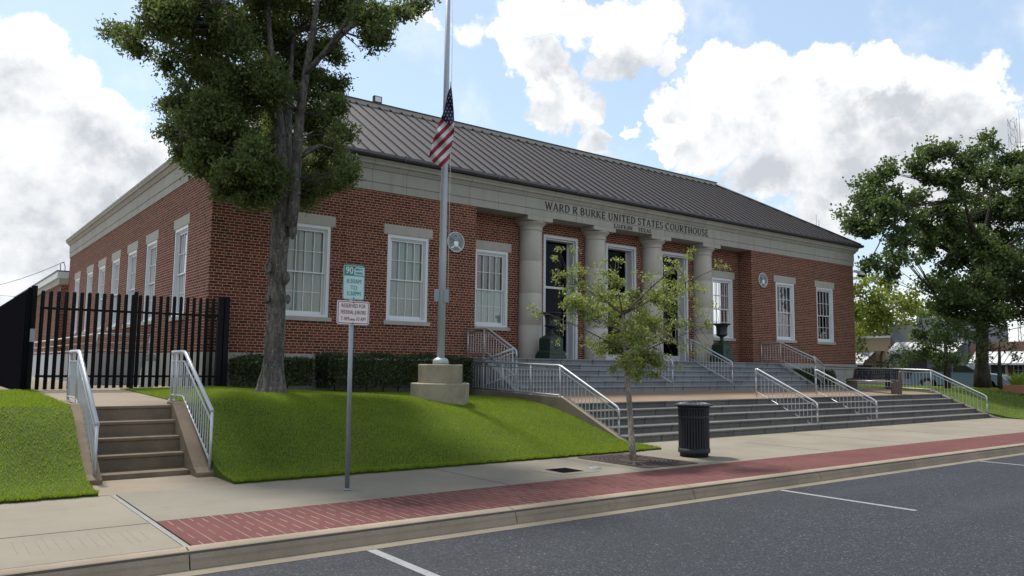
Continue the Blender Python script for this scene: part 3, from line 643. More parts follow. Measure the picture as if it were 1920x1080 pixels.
# windows
def window(P, blind_up, blind_lo, dark=False, grid_rows=2):
    """P maps (along wall, outward, height) to a point of the place; centred at 0"""
    def bx(mb, a, b, o0, o1, z0, z1, m=0):
        v = [P(a, o0, z0), P(b, o0, z0), P(b, o1, z0), P(a, o1, z0), P(a, o0, z1), P(b, o0, z1), P(b, o1, z1), P(a, o1, z1)]
        mb.raw(v, [(0, 3, 2, 1), (4, 5, 6, 7), (0, 1, 5, 4), (1, 2, 6, 5), (2, 3, 7, 6), (3, 0, 4, 7)], m)
    mb = MB(); c = .085
    bx(mb, -hw, -hw + c, -.16, -.01, Z0, Z1); bx(mb, hw - c, hw, -.16, -.01, Z0, Z1); bx(mb, -hw + c, hw - c, -.16, -.01, Z1 - c, Z1); bx(mb, -hw + c, hw - c, -.16, .01, Z0, Z0 + .05)
    bx(mb, -hw + c, -hw + c + .03, -.16, -.045, Z0 + .05, Z1 - c); bx(mb, hw - c - .03, hw - c, -.16, -.045, Z0 + .05, Z1 - c); bx(mb, -hw + c + .03, hw - c - .03, -.16, -.045, Z1 - c - .03, Z1 - c)
    w = part(mb, 'window', 'white', CH)
    mb = MB(); bx(mb, -.74, .74, -.1, .008, Z1 + .001, 5.285); tagm = mb.build('lintel', 'lime_plain', w); bevel(tagm, .006)
    mb = MB(); bx(mb, -.70, .70, -.1, .045, 2.632, Z0 - .001); bevel(mb.build('sill', 'lime_plain', w), .006)
    gi = hw - c - .03; zm = 3.835
    for (za, zb, o, nm) in ((zm - .02, Z1 - c - .03, -.075, 'sash'), (Z0 + .05, zm + .02, -.112, 'sash')):
        mb = MB(); s_ = .05; bt = .085 if za < 3 else .035; tp = .035 if za < 3 else .05
        bx(mb, -gi, -gi + s_, o - .035, o, za, zb); bx(mb, gi - s_, gi, o - .035, o, za, zb); bx(mb, -gi + s_, gi - s_, o - .035, o, za, za + bt); bx(mb, -gi + s_, gi - s_, o - .035, o, zb - tp, zb)
        iw = 2 * (gi - s_)
        for k in (1, 2, 3): u = -gi + s_ + iw * k / 4; bx(mb, u - .009, u + .009, o - .03, o - .004, za + bt, zb - tp)
        zc = (za + bt + zb - tp) / 2; bx(mb, -gi + s_, gi - s_, o - .031, o - .005, zc - .009, zc + .009)
        s = mb.build(nm, 'white', w)
        # pane and what hangs behind it
    mb = MB(); bx(mb, -gi + .02, gi - .02, -.136, -.130, Z0 + .08, Z1 - c - .05); mb.build('pane', 'glass_dark' if dark else 'glass', w)
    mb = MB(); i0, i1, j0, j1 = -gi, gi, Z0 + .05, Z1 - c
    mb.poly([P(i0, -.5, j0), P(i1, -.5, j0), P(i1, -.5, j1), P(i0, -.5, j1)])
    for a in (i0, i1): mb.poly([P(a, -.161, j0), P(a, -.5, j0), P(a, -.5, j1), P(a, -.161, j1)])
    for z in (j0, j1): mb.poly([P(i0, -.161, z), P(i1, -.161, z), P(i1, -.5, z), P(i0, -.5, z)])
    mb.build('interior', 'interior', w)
    if blind_up is not None:
        for (z0, z1, mt) in ((zm, Z1 - c - .02, blind_up), (Z0 + .055, zm, blind_lo)):
            if not mt: continue
            mb = MB(); nf = 22
            for k in range(nf): a = i0 + .01 + (i1 - i0 - .02) * k / nf; b = i0 + .01 + (i1 - i0 - .02) * (k + 1) / nf; mb.poly([P(a, -.158 - .004 * (k % 2), z0), P(b, -.158 - .004 * ((k + 1) % 2), z0), P(b, -.158 - .004 * ((k + 1) % 2), z1), P(a, -.158 - .004 * (k % 2), z1)])
            mb.build('blind', mt, w)
    return w
for x in front_left: window(lambda u, o, z, x=x: (x + u, -o, z), 'blind', 'blind')
for x in front_right: window(lambda u, o, z, x=x: (x + u, -o, z), None, None, True)
window(lambda u, o, z: (-5.42 + u, RD - o, z), 'curtain', 'blind'); window(lambda u, o, z: (5.42 + u, RD - o, z), 'curtain', 'curtain')
for y in side_w: window(lambda u, o, z, y=y: (-L - o, y - u, z), 'blind', 'blind')
# doors deep in their frames
for x in doors:
    mb = MB(); c = .09; y0, y1 = RD - .012, RD + .36
    mb.box(x - DH, x - DH + c, y0, y1, DZ0, DZ1); mb.box(x + DH - c, x + DH, y0, y1, DZ0, DZ1); mb.box(x - DH + c, x + DH - c, y0, y1, DZ1 - c, DZ1)
    mb.box(x - DH + c, x - DH + c + .05, RD + .06, y1, DZ0, DZ1 - c); mb.box(x + DH - c - .05, x + DH - c, RD + .06, y1, DZ0, DZ1 - c); mb.box(x - DH + c + .05, x + DH - c - .05, RD + .06, y1, DZ1 - c - .05, DZ1 - c)
    mb.box(x - DH + .14, x + DH - .14, RD + .29, y1 + .02, 4.07, 4.14); mb.box(x - DH + .14, x + DH - .14, RD + .29, y1 + .02, DZ0, DZ0 + .19)
    for s_ in (-1, 1): a = x + s_ * (DH - .16); mb.box(a - .025, a + .025, RD + .30, y1 + .02, DZ0 + .19, DZ1 - .14)
    d = part(mb, 'door', 'frame_white', CH)
    mb = MB(); mb.box(x - DH + .16, x + DH - .16, RD + .34, RD + .347, DZ0 + .19, 4.07); mb.build('pane', 'glass_dark', d)
    mb = MB(); mb.box(x - DH + .16, x + DH - .16, RD + .34, RD + .347, 4.14, DZ1 - .14); mb.build('pane', 'glass_dark', d)
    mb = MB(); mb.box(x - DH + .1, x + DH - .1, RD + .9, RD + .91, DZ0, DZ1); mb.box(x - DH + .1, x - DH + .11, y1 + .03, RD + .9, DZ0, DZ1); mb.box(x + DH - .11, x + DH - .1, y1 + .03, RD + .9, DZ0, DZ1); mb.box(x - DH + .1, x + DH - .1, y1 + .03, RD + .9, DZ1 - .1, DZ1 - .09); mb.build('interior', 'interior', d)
    mb = MB(); mb.tube([(x + .36, RD + .31, 2.55), (x + .36, RD + .28, 2.6), (x + .36, RD + .28, 3.1), (x + .36, RD + .31, 3.15)], .014, 6); mb.build('handle', 'alu', d)
# columns
for cx in (-4.05, -1.35, 1.35, 4.05):
    cy = .45; mb = MB()
    zs = [ZB - .02, 2.82, 3.79, 4.77, 5.72]; rad = lambda z: .372 - .030 * max(0, (z - ZB) / 3.9) ** 1.4
    prof = []
    for a, b in zip(zs[:-1], zs[1:]):
        prof += [(rad(a) - .006, a), (rad(a), a + .008), (rad((a + b) / 2), (a + b) / 2), (rad(b), b - .008), (rad(b) - .006, b)]
    prof += [(.36, 5.725), (.37, 5.74), (.37, 5.765), (.35, 5.77), (.352, 5.81), (.375, 5.86), (.42, 5.91), (.465, 5.945), (.478, 5.965), (.47, 5.985), (.2, 5.987)]
    mb.lathe(prof, cx, cy, 40); c = part(mb, 'column', 'column', CH)
    mb = MB(); mb.box(cx - .49, cx + .49, -.024, .94, 5.988, ZT + .01); bevel(mb.build('abacus', 'lime_plain', c), .006)
# round seals
for sx in (-7.1, 7.1):
    mb = MB(); r_ = .275; n = 40; z = 5.02
    def disc(mb, r, y0, y1, m): mb.prism([(sx + r * cos(2 * pi * k / n), z + r * sin(2 * pi * k / n)) for k in range(n)][::-1], 'Y', y0, y1, m)
    disc(mb, r_, -.03, .0, 0); s = part(mb, 'seal', ['seal'], CH)
    mb = MB(); mb.tube([(sx + r_ * cos(2 * pi * k / n), -.03, z + r_ * sin(2 * pi * k / n)) for k in range(n + 1)], .013, 6); mb.build('rim', 'seal_rim', s)
    mb = MB(); lay = [0]
    def rel2(p, m, d=.012): lay[0] += 1; q = [(sx + a * r_, z + b * r_) for a, b in p]; A = sum(q[i][0] * q[(i + 1) % len(q)][1] - q[(i + 1) % len(q)][0] * q[i][1] for i in range(len(q))); mb.prism(q[::-1] if A > 0 else q, 'Y', -.03 - d - .0004 * lay[0], -.029, m)
    rel2([(-.25, .06), (.25, .06), (.25, -.32), (.0, -.52), (-.25, -.32)], 1, .02)
    rel2([(-.10, .26), (.06, .30), (.13, .22), (.10, .0), (-.12, .0)], 0, .016); rel2([(-.10, .26), (-.19, .20), (-.09, .18)], 1, .02)
    for s_ in (-1, 1):
        for k in range(5): a = .10 + k * .115; rel2([(s_ * .12, .10 - k * .05), (s_ * (.20 + .02 * k), .16 - k * .05), (s_ * (.80 - k * .035), .52 - k * .20), (s_ * (.74 - k * .035), .44 - k * .20)], 2 if k % 2 else 0, .010 + .002 * (k % 2))
        rel2([(s_ * .08, -.42), (s_ * .16, -.36), (s_ * .60, -.62), (s_ * .52, -.72)], 1, .012)
        rel2([(s_ * .06, -.46), (s_ * .2, -.62), (0, -.70), (-s_ * .02, -.5)], 0, .009)
    for k in range(12): a = 2 * pi * k / 12; rel2([(.20 * cos(a), .62 + .20 * sin(a)), (.25 * cos(a + .12), .62 + .25 * sin(a + .12)), (.20 * cos(a + .24), .62 + .20 * sin(a + .24)), (.15 * cos(a + .12), .62 + .15 * sin(a + .12))], 1, .01)
    rel2([(.09 * cos(2 * pi * k / 10), .62 + .09 * sin(2 * pi * k / 10)) for k in range(10)], 2, .008)
    mb.build('eagle_emblem', ['seal', 'seal_rim', 'seal_dark'], s)
# brick annex behind the left side
mb = MB(); mb.box(-13.98, -6, D + .02, 40, .6, 4.95); an = part(mb, 'annex_wall', 'brick', CH)
mb = MB(); mb.box(-14.08, -6, D + .02, 40.1, 4.95, 5.22, 0); mb.box(-14.16, -6, D + .02, 40.2, 5.221, 5.50, 1); mb.box(-14.20, -6, D + .02, 40.2, 5.501, 5.56, 2); mb.build('annex_cornice', ['lime_plain', 'white', 'gutter'], an)
mb = MB(); mb.tube([(-14.0, 21.6, 5.56), (-14.02, 21.6, 5.9), (-13.98, 21.7, 5.98), (-13.86, 21.8, 5.98), (-13.8, 21.8, 5.8), (-13.8, 21.8, 5.56)], .02, 6); mb.build('conduit', 'galv', an)

# ------------------------------------------------------------------ steps
def flight(name, label, x0, x1, ytop, ztop, n, rise, tread, mat, back, z_back, nose=.03):
    poly = [(back, z_back), (back, ztop)]; y, z = ytop, ztop
    for k in range(n):
        poly += [(y - nose, z), (y - nose, z - .045), (y, z - .05)]; z -= rise
        poly += [(y, z)]
        if k < n - 1: y -= tread
    poly += [(y, z_back)]
    mb = MB(); mb.prism(poly, 'X', x0, x1); o = mb.build(name, mat); tag(o, label, 'steps'); return o
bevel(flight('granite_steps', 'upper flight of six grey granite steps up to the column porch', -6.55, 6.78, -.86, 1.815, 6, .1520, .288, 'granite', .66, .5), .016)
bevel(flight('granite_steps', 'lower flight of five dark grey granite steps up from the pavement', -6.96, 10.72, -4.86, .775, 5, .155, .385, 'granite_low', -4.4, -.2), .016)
mb = MB(); mb.prism([(-6.72, -.2), (-6.72, .03), (-6.60, .05), (-4.60, .90), (-.4, .98), (-.04, .98), (-.04, -.2)], 'X', -7.13, -6.96); tag(bevel(mb.build('cheek_wall', 'cheek'), .012), 'concrete cheek wall sloping beside the lower granite steps at the green mound', 'low wall')
mb = MB(); mb.prism([(-6.75, -.2), (-6.75, .02), (-6.55, .05), (-4.60, .84), (-.4, .94), (-.04, .94), (-.04, -.2)], 'X', 10.72, 10.98); mb.box(10.98, 12.4, -7.56, -7.49, -.1, .05); tag(bevel(mb.build('cheek_wall', 'cheek'), .012), 'dark concrete cheek wall at the far right end of the lower granite steps', 'low wall')
for sx, lb in ((-1, 'stone cheek block closing the left end of the upper granite steps'), (1, 'stone cheek block closing the right end of the upper granite steps')):
    mb = MB(); a, b = (-6.75, -6.552) if sx < 0 else (6.782, 6.98); mb.prism([(-2.32, .5), (-2.32, 1.0), (-.9, 1.80), (-.04, 1.80), (-.04, .5)], 'X', a, b); tag(bevel(mb.build('cheek_wall', 'granite'), .01), lb, 'low wall')
o = flight('concrete_steps', 'five worn brown concrete steps up the lawn to the black gate', -16.84, -15.66, -5.15, .93, 4, .215, .285, 'stepconc', -4.95, -.2, .02)
mb = MB(); mb.box(-16.84, -15.66, -6.36, -5.9, -.2, .07); k = mb.build('bottom_step', 'stepconc', o); bevel(o, .012); bevel(k, .012)
for a, b, lb in ((-17.06, -16.842, 'left of the two concrete cheek walls beside the brown concrete steps'), (-15.658, -15.40, 'right of the two concrete cheek walls beside the brown concrete steps')):
    mb = MB(); mb.prism([(-6.72, -.2), (-6.72, .06), (-6.55, .12), (-5.22, .97), (-4.9, .97), (-4.9, -.2)], 'X', a, b); tag(bevel(mb.build('cheek_wall', 'stepconc'), .015), lb, 'low wall')

# ------------------------------------------------------------------ handrails
def rounded(pts, r=.07, n=4):
    pts = [Vector(p) for p in pts]; out = [pts[0]]
    for a, b, c in zip(pts[:-2], pts[1:-1], pts[2:]):
        d1 = (a - b); d2 = (c - b); q = min(r, d1.length * .4, d2.length * .4); p1 = b + d1.normalized() * q; p2 = b + d2.normalized() * q
        for i in range(n + 1): t_ = i / n; out.append(p1 * (1 - t_) ** 2 + b * 2 * t_ * (1 - t_) + p2 * t_ ** 2)
    return out + [pts[-1]]
def zrail(pts, s): # point along the rail at a plan distance
    acc = 0
    for a, b in zip(pts[:-1], pts[1:]):
        l = sqrt((b.x - a.x) ** 2 + (b.y - a.y) ** 2)
        if s <= acc + l + 1e-6: return a + (b - a) * ((s - acc) / l)
        acc += l
    return pts[-1]
def handrail(label, top, posts, d1=.10, d2=.66, rt=.026, gap=.125, ends=(0, 0), inset=.05, foot=None):
    """top: rail line; posts: (plan distance, foot height); ends: the top rail bends down into the post there"""
    P = [Vector(p) for p in top]; n = len(P); tot = sum(sqrt((b.x - a.x) ** 2 + (b.y - a.y) ** 2) for a, b in zip(P[:-1], P[1:]))
    root = thing('handrail', label, 'handrail', tuple(zrail(P, posts[0][0])[:2]) + (posts[0][1],), 'silver handrails by the courthouse steps')
    line = list(P)
    if ends[0]: line = [P[0] - Vector((0, 0, .25))] + line
    if ends[1]: line = line + [P[-1] - Vector((0, 0, .25))]
    mb = MB(); mb.tube(rounded(line, .09), rt, 10); part(mb, 'top_rail', 'rail', root)
    for nm, d in (('upper_bar', d1), ('bottom_rail', d2)):
        mb = MB(); mb.tube([p - Vector((0, 0, d)) for p in P], .015, 8); part(mb, nm, 'rail', root)
    for s_, zf_ in posts:
        p = zrail(P, s_); mb = MB(); mb.tube([(p.x, p.y, zf_), (p.x, p.y, p.z - .01)], .021, 8); mb.lathe([(.045, zf_), (.045, zf_ + .012), (.02, zf_ + .014)], p.x, p.y, 10); part(mb, 'post', 'rail', root)
    proto = None; k = int((tot - 2 * inset) / gap); ps = [q[0] for q in posts]
    for i in range(1, k + 1):
        s_ = inset + (tot - 2 * inset) * i / (k + 1)
        if min(abs(s_ - q) for q in ps) < .04: continue
        p = zrail(P, s_); mb = MB(); mb.tube([(p.x, p.y, p.z - d2), (p.x, p.y, p.z - d1)], .0085, 6, 0, False)
        part(mb, 'baluster', 'rail', root)
    return root
handrail('long silver handrail running beside the mound and down the left edge of the lower steps', [(-7.02, -.58, 1.71), (-7.02, -4.42, 1.62), (-7.02, -6.32, .74)], [(0, .93), (1.6, .93), (2.75, .92), (3.84, .90), (5.74, .03)], ends=(0, 1), d1=.10, d2=.68)
handrail('silver handrail behind the bench running down the far right edge of the lower steps', [(10.85, -.22, 1.72), (10.85, -4.48, 1.62), (10.85, -6.33, .74)], [(0, .90), (1.4, .9), (2.8, .9), (4.26, .86), (6.11, .02)], ends=(0, 1), d1=.10, d2=.70)
handrail('silver handrail in the middle of the lower steps nearer the black litter bin', [(.42, -4.40, 1.61), (.42, -6.31, .70)], [(0, .80), (1.91, .0)], ends=(1, 1), d2=.66)
handrail('silver handrail in the middle of the lower steps nearer the bench', [(3.48, -4.40, 1.60), (3.48, -6.31, .70)], [(0, .80), (1.91, .0)], ends=(1, 1), d2=.66)
handrail('silver handrail on the upper steps behind the young tree', [(-.75, -.60, 2.56), (-.75, -2.30, 1.80)], [(0, 1.815), (1.70, .905)], ends=(0, 1), d2=.66)
handrail('silver handrail on the upper steps between young tree and right urn', [(2.11, -.45, 2.56), (2.11, -.62, 2.56), (2.11, -2.30, 1.80)], [(0, 1.815), (.17, 1.815), (1.85, .905)], ends=(0, 1), d2=.66)
handrail('silver handrail on the left end of the porch and upper steps', [(-6.65, -.03, 2.59), (-6.65, -1.0, 2.59), (-6.65, -2.28, 1.99)], [(.02, 1.80), (.80, 1.80), (2.25, .93)], ends=(0, 1), d2=.66)
handrail('silver handrail on the right end of the porch and upper steps', [(6.88, -.03, 2.59), (6.88, -.88, 2.59), (6.88, -2.28, 2.0)], [(.02, 1.80), (.85, 1.80), (2.25, .93)], ends=(0, 1), d2=.66)
handrail('short sloping silver rail joining the left porch rail to the long mound rail', [(-6.68, -2.20, 2.04), (-7.02, -1.30, 1.73)], [(.03, .93), (.93, .93)], d2=.66)
handrail('short sloping silver rail outside the right end of the upper steps', [(6.92, -2.22, 2.06), (7.70, -2.13, 1.72)], [(.03, .91), (.77, .91)], d2=.66)
handrail('left of the two silver handrails on the brown concrete steps', [(-16.92, -3.95, 1.74), (-16.92, -4.78, 1.74), (-16.92, -6.58, .76)], [(0, .97), (.83, .97), (2.63, .03)], d1=.15, d2=.70, rt=.030, gap=.12)
handrail('right of the two silver handrails on the brown concrete steps', [(-15.46, -4.30, 1.76), (-15.46, -5.05, 1.76), (-15.46, -6.62, .90)], [(0, .97), (.30, .97), (2.32, .03)], d1=.15, d2=.70, rt=.030, gap=.12)

# ------------------------------------------------------------------ urns on pedestals
def urn():
    root = thing('planter_urn', '', 'urn', (0, 0, 1.815)); z = 1.815
    mb = MB(); mb.box(-.33, .33, -.33, .33, z, z + .13); mb.box(-.305, .305, -.305, .305, z + .13, z + .19); mb.prism([(-.30, z + .19), (.30, z + .19), (.262, z + .235), (-.262, z + .235)], 'Y', -.30, .30)
    mb.box(-.255, .255, -.255, .255, z + .20, z + .60)
    b = .255; t_ = .13; v = [(-b, -b, z + .60), (b, -b, z + .60), (b, b, z + .60), (-b, b, z + .60), (-t_, -t_, z + .70), (t_, -t_, z + .70), (t_, t_, z + .70), (-t_, t_, z + .70)]
    mb.raw(v, [(0, 1, 5, 4), (1, 2, 6, 5), (2, 3, 7, 6), (3, 0, 4, 7), (4, 5, 6, 7)])
    p = part(mb, 'pedestal', 'green_iron', root); bevel(p, .012)
    mb = MB(); mb.tube([(.075 * cos(a), -.258, z + .40 + .075 * sin(a)) for a in np.linspace(0, 2 * pi, 17)], .012, 6); mb.tube([(-.06, -.258, z + .30), (.07, -.258, z + .31)], .012, 6); mb.tube([(-.258, .075 * cos(a), z + .40 + .075 * sin(a)) for a in np.linspace(0, 2 * pi, 17)], .012, 6); mb.build('wreath_ornament', 'green_iron', p)
    mb = MB(); mb.lathe([(.13, z + .70), (.135, z + .73), (.075, z + .76), (.055, z + .83), (.075, z + .86), (.06, z + .885), (.10, z + .90), (.17, z + .93), (.195, z + .965), (.20, z + .99), (.175, z + 1.0), (.175, z + 1.05), (.185, z + 1.20), (.205, z + 1.27), (.25, z + 1.315), (.315, z + 1.335), (.32, z + 1.36), (.30, z + 1.37), (.27, z + 1.35), (.22, z + 1.33), (.02, z + 1.32)], 0, 0, 28); part(mb, 'urn_bowl', 'dark_iron', root)
    return root
u1 = urn(); u1['label'] = 'dark green cast iron urn on pedestal in front of the leftmost column'; u1['group'] = 'urns in front of the columns'
u2 = copy_tree(u1); u2['label'] = 'dark green cast iron urn on pedestal in front of the rightmost column'
u1.location = (-3.97, -.46, 1.815); u2.location = (3.97, -.46, 1.815)

# ------------------------------------------------------------------ litter bin
lx, ly = -7.50, -8.72
root = thing('litter_bin', 'black slatted steel litter bin with flared lid on the pavement', 'litter bin', (lx, ly, 0))
mb = MB(); mb.lathe([(.255, .0), (.255, .065), (.265, .07), (.265, .075)], lx, ly, 32); part(mb, 'base', 'blackpaint', root)
mb = MB(); mb.lathe([(.285, .075), (.287, .085), (.287, .15), (.27, .155)], lx, ly, 40); part(mb, 'band', 'blackpaint', root); mb = MB(); mb.lathe([(.282, .69), (.284, .70), (.284, .735), (.272, .74)], lx, ly, 40); part(mb, 'band', 'blackpaint', root); mb = MB(); mb.lathe([(.284, .855), (.287, .86), (.287, .90), (.27, .905)], lx, ly, 40)
part(mb, 'band', 'blackpaint', root)
mb = MB(); mb.lathe([(.25, .09), (.25, .88)], lx, ly, 32); part(mb, 'liner', 'black', root)
mb = MB(); n = 34
for k in range(n):
    a = 2 * pi * k / n; c_, s_ = cos(a), sin(a); T = Vector((-s_, c_, 0)); N = Vector((c_, s_, 0)); ctr = Vector((lx, ly, 0))
    for za, zb in ((.13, .70), (.725, .87)):
        v = [ctr + N * r2_ + T * w_ + Vector((0, 0, z_)) for z_ in (za, zb) for r2_, w_ in ((.264, -.017), (.276, -.017), (.276, .017), (.264, .017))]
        mb.raw(v, [(0, 1, 5, 4), (1, 2, 6, 5), (2, 3, 7, 6), (3, 0, 4, 7)])
part(mb, 'slats', 'blackpaint', root)
mb = MB(); mb.lathe([(.285, .905), (.36, .918), (.365, .930), (.36, .938), (.29, .942), (.20, .955), (.19, .945)], lx, ly, 40)
lid = part(mb, 'lid', 'blackpaint', root)
mb = MB()
for k in range(20): a = 2 * pi * k / 20; mb.tube([(lx + .30 * cos(a), ly + .30 * sin(a), .945), (lx + .17 * cos(a + .15), ly + .17 * sin(a + .15), .968)], .007, 5)
mb.build('lid_ribs', 'galv', lid)

# ------------------------------------------------------------------ tree grate, covers
gx0, gx1, gy0, gy1 = -9.53, -8.27, -9.47, -7.72; gcx, gcy = -8.93, -8.60
mb = MB(); n = 48; outer = [(gx0, gy0), (gx1, gy0), (gx1, gy1), (gx0, gy1)]
def bord(a): # point on the rectangle along a direction
    dx, dy = cos(a), sin(a); tx = ((gx1 if dx > 0 else gx0) - gcx) / dx if abs(dx) > 1e-6 else 1e9; ty = ((gy1 if dy > 0 else gy0) - gcy) / dy if abs(dy) > 1e-6 else 1e9
    t_ = min(tx, ty); return (gcx + dx * t_, gcy + dy * t_)
for k in range(n):
    a, b = 2 * pi * k / n, 2 * pi * (k + 1) / n; p, q = bord(a), bord(b)
    mb.poly([(gcx + .19 * cos(a), gcy + .19 * sin(a), .012), (p[0], p[1], .012), (q[0], q[1], .012), (gcx + .19 * cos(b), gcy + .19 * sin(b), .012)])
    for j in range(7):
        r0_ = .27 + .075 * j
        if k % 2 == 0 and abs(sin(a * 2)) > -.1:
            c = [(gcx + r_ * cos(t_), gcy + r_ * sin(t_)) for r_, t_ in ((r0_, a + .02), (r0_ + .035, a + .02), (r0_ + .035, b + .06), (r0_, b + .06))]
            if all(gx0 + .04 < x < gx1 - .04 and gy0 + .04 < y < gy1 - .04 for x, y in c): mb.poly([(x, y, .0145) for x, y in c], 1)
o = mb.build('tree_grate', ['rust_iron', 'black']); tag(o, 'rust brown square iron tree grate set in the pavement', 'tree grate')
mb = MB(); mb.poly([(gcx + .2 * cos(2 * pi * k / 20), gcy + .2 * sin(2 * pi * k / 20), .006) for k in range(20)]); structure(mb, 'soil_pit', 'soil')
mb = MB(); mb.box(-11.02, -10.60, -9.16, -8.72, .0, .010); mb.box(-11.20, -10.42, -9.32, -8.58, .0, .006, 1); tag(bevel(mb.build('utility_cover', ['black_matte', 'conc']), .004), 'flat black square utility cover in the pavement', 'cover')
mb = MB(); mb.lathe([(.115, .0), (.115, .010), (.10, .012), (.02, .011)], -10.21, -8.97, 24); mb.tube([(-10.21 + .085 * cos(a), -8.97 + .085 * sin(a), .012) for a in np.linspace(0, 2 * pi, 25)], .006, 5); tag(mb.build('valve_cover', 'galv'), 'small round grey valve cover between black cover and tree grate', 'cover')

# ------------------------------------------------------------------ parking sign
px, py = -14.42, -8.90
root = thing('parking_sign', 'two parking plates on a grey steel post at the pavement edge', 'sign', (px, py, 0))
mb = MB(); mb.tube([(px, py, 0), (px - .02, py, 2.86)], .030, 12); mb.lathe([(.034, 0), (.036, .015), (.033, .03)], px, py, 12); part(mb, 'post', 'galv', root)
def plate(cx, z0, z1, w, nm, mats, parts):
    def rr(w, h, r, cx, cz, n=5):
        out = []
        for (sx, sz, a0) in ((1, -1, -90), (1, 1, 0), (-1, 1, 90), (-1, -1, 180)):
            for i in range(n + 1): a = radians(a0 + 90 * i / n); out.append((cx + sx * (w / 2 - r) + r * cos(a), cz + sz * (h / 2 - r) + r * sin(a)))
        return out
    cz = (z0 + z1) / 2; h = z1 - z0; mb = MB(); yf = py - .034
    mb.prism(rr(w, h, .03, cx, cz), 'Y', yf - .003, yf, 0)
    for k, (ins, m) in enumerate(parts): mb.prism(rr(w - ins * 2, h - ins * 2, .028 - ins * .6, cx, cz), 'Y', yf - .003 - .0012 * (k + 1), yf - .0029, m)
    return part(mb, nm, mats, root), yf - .003 - .0012 * len(parts)
pl, yy = plate(px - .012, 2.425, 2.875, .30, 'parking_plate', ['sign_pale', 'sign_green', 'sign_pale'], [(.004, 1), (.010, 2)])
mb = MB(); c = px - .012; mb.box(c - .138, c - .002, yy - .002, yy, 2.735, 2.862); mb.box(c - .003, c + .138, yy - .002, yy, 2.735, 2.748); mb.box(c - .003, c + .138, yy - .002, yy, 2.853, 2.862)
mb.build('header_panel', 'sign_green', pl)
ln = []
def txt(body, size, mat, cx, z, y, par, sx=1.0, off=.0): mesh_part(text_mesh(body, size, mat, (1, 0, 0), (0, 0, 1), (cx, y - .0022, z), .0012, 'CENTER', off, sx), 'lettering', par, root)
def sub(body, size, mat, cx, z, y, par, sx=1.0, off=.0):
    o = bpy.data.objects.new('lettering', text_mesh(body, size, mat, (1, 0, 0), (0, 0, 1), (cx, y - .0022, z), .0012, 'CENTER', off, sx)); COL.objects.link(o); o.parent = par
sub('90', .125, 'sign_pink', c - .07, 2.800, yy - .002, pl, .86, .0004)
sub('MINUTE', .040, 'sign_green', c + .066, 2.822, yy, pl, .72, .0006); sub('PARKING', .040, 'sign_green', c + .068, 2.776, yy, pl, .64, .0006)
for s_, z in (('8:30AM', 2.665), ('TO', 2.580), ('5:30PM', 2.505)): sub(s_, .079, 'sign_black' if 0 else 'sign_green', c, z, yy, pl, .85, .0)
p2, y2 = plate(px - .008, 2.105, 2.412, .455, 'jurors_plate', ['sign_pink', 'sign_black', 'sign_pink'], [(.012, 1), (.021, 2)])
c = px - .008
sub('RESERVED FOR', .073, 'sign_black', c, 2.345, y2, p2, .70, -.0006); sub('FEDERAL JURORS', .073, 'sign_black', c, 2.262, y2, p2, .63, -.0006)
sub('7 AM', .070, 'sign_black', c - .115, 2.178, y2, p2, .74, -.0006); sub('UNTIL', .036, 'sign_black', c - .012, 2.168, y2, p2, .74, .0006); sub('10 AM', .070, 'sign_black', c + .105, 2.178, y2, p2, .74, -.0006)
mb = MB()
for z in (2.85, 2.45, 2.39, 2.125): mb.lathe([(.009, 0), (.009, .006)], 0, 0, 8); 
mb = MB()
for z in (2.845, 2.447, 2.394, 2.124): mb.box(px - .018, px - .004, py - .047, py - .036, z - .007, z + .007)
part(mb, 'bolts', 'black', root)
mb = MB()
for a, b, c_, d in ((-.16, .16, -.16, -.148), (-.16, .16, .148, .16), (-.16, -.148, -.148, .148), (.148, .16, -.148, .148)): mb.box(px + a, px + b, py + c_, py + d, 0, .005)
part(mb, 'footing_joint', 'caulk', root)

# ------------------------------------------------------------------ flagpole and flag
fx, fy = -10.0, -4.0; fz = float(lawn_z(fx, fy)) - .05
root = thing('flagpole', 'tall grey metal flagpole on a stepped octagonal concrete base', 'flagpole', (fx, fy, fz))
mb = MB(); mb.lathe([(.62, fz - .1), (.63, fz + .38), (.615, fz + .40)], fx, fy, 8, 0, False, pi / 8); mb.lathe([(.475, fz + .401), (.48, fz + .775), (.465, fz + .79)], fx, fy, 8, 0, False, pi / 8)
o = part(mb, 'concrete_base', 'pedestal', root); bevel(o, .015)
mb = MB(); mb.lathe([(.165, fz + .79), (.168, fz + .86), (.15, fz + .90), (.10, fz + .925), (.085, fz + .935)], fx, fy, 24); part(mb, 'collar', 'alu', root)
mb = MB(); mb.tube([(fx, fy, fz + .92), (fx, fy, 4.0), (fx, fy, 7), (fx, fy, 11.6)], [.083, .078, .066, .045], 20); part(mb, 'pole', 'alu', root)
mb = MB(); mb.lathe([(.005, 11.6), (.05, 11.63), (.08, 11.70), (.05, 11.77), (.005, 11.80)], fx, fy, 16); part(mb, 'finial_ball', 'alu', root)
RH = Vector((RT.x, RT.y, 0)).normalized(); FH = Vector((FW.x, FW.y, 0)).normalized(); F0 = Vector((fx, fy, 0))
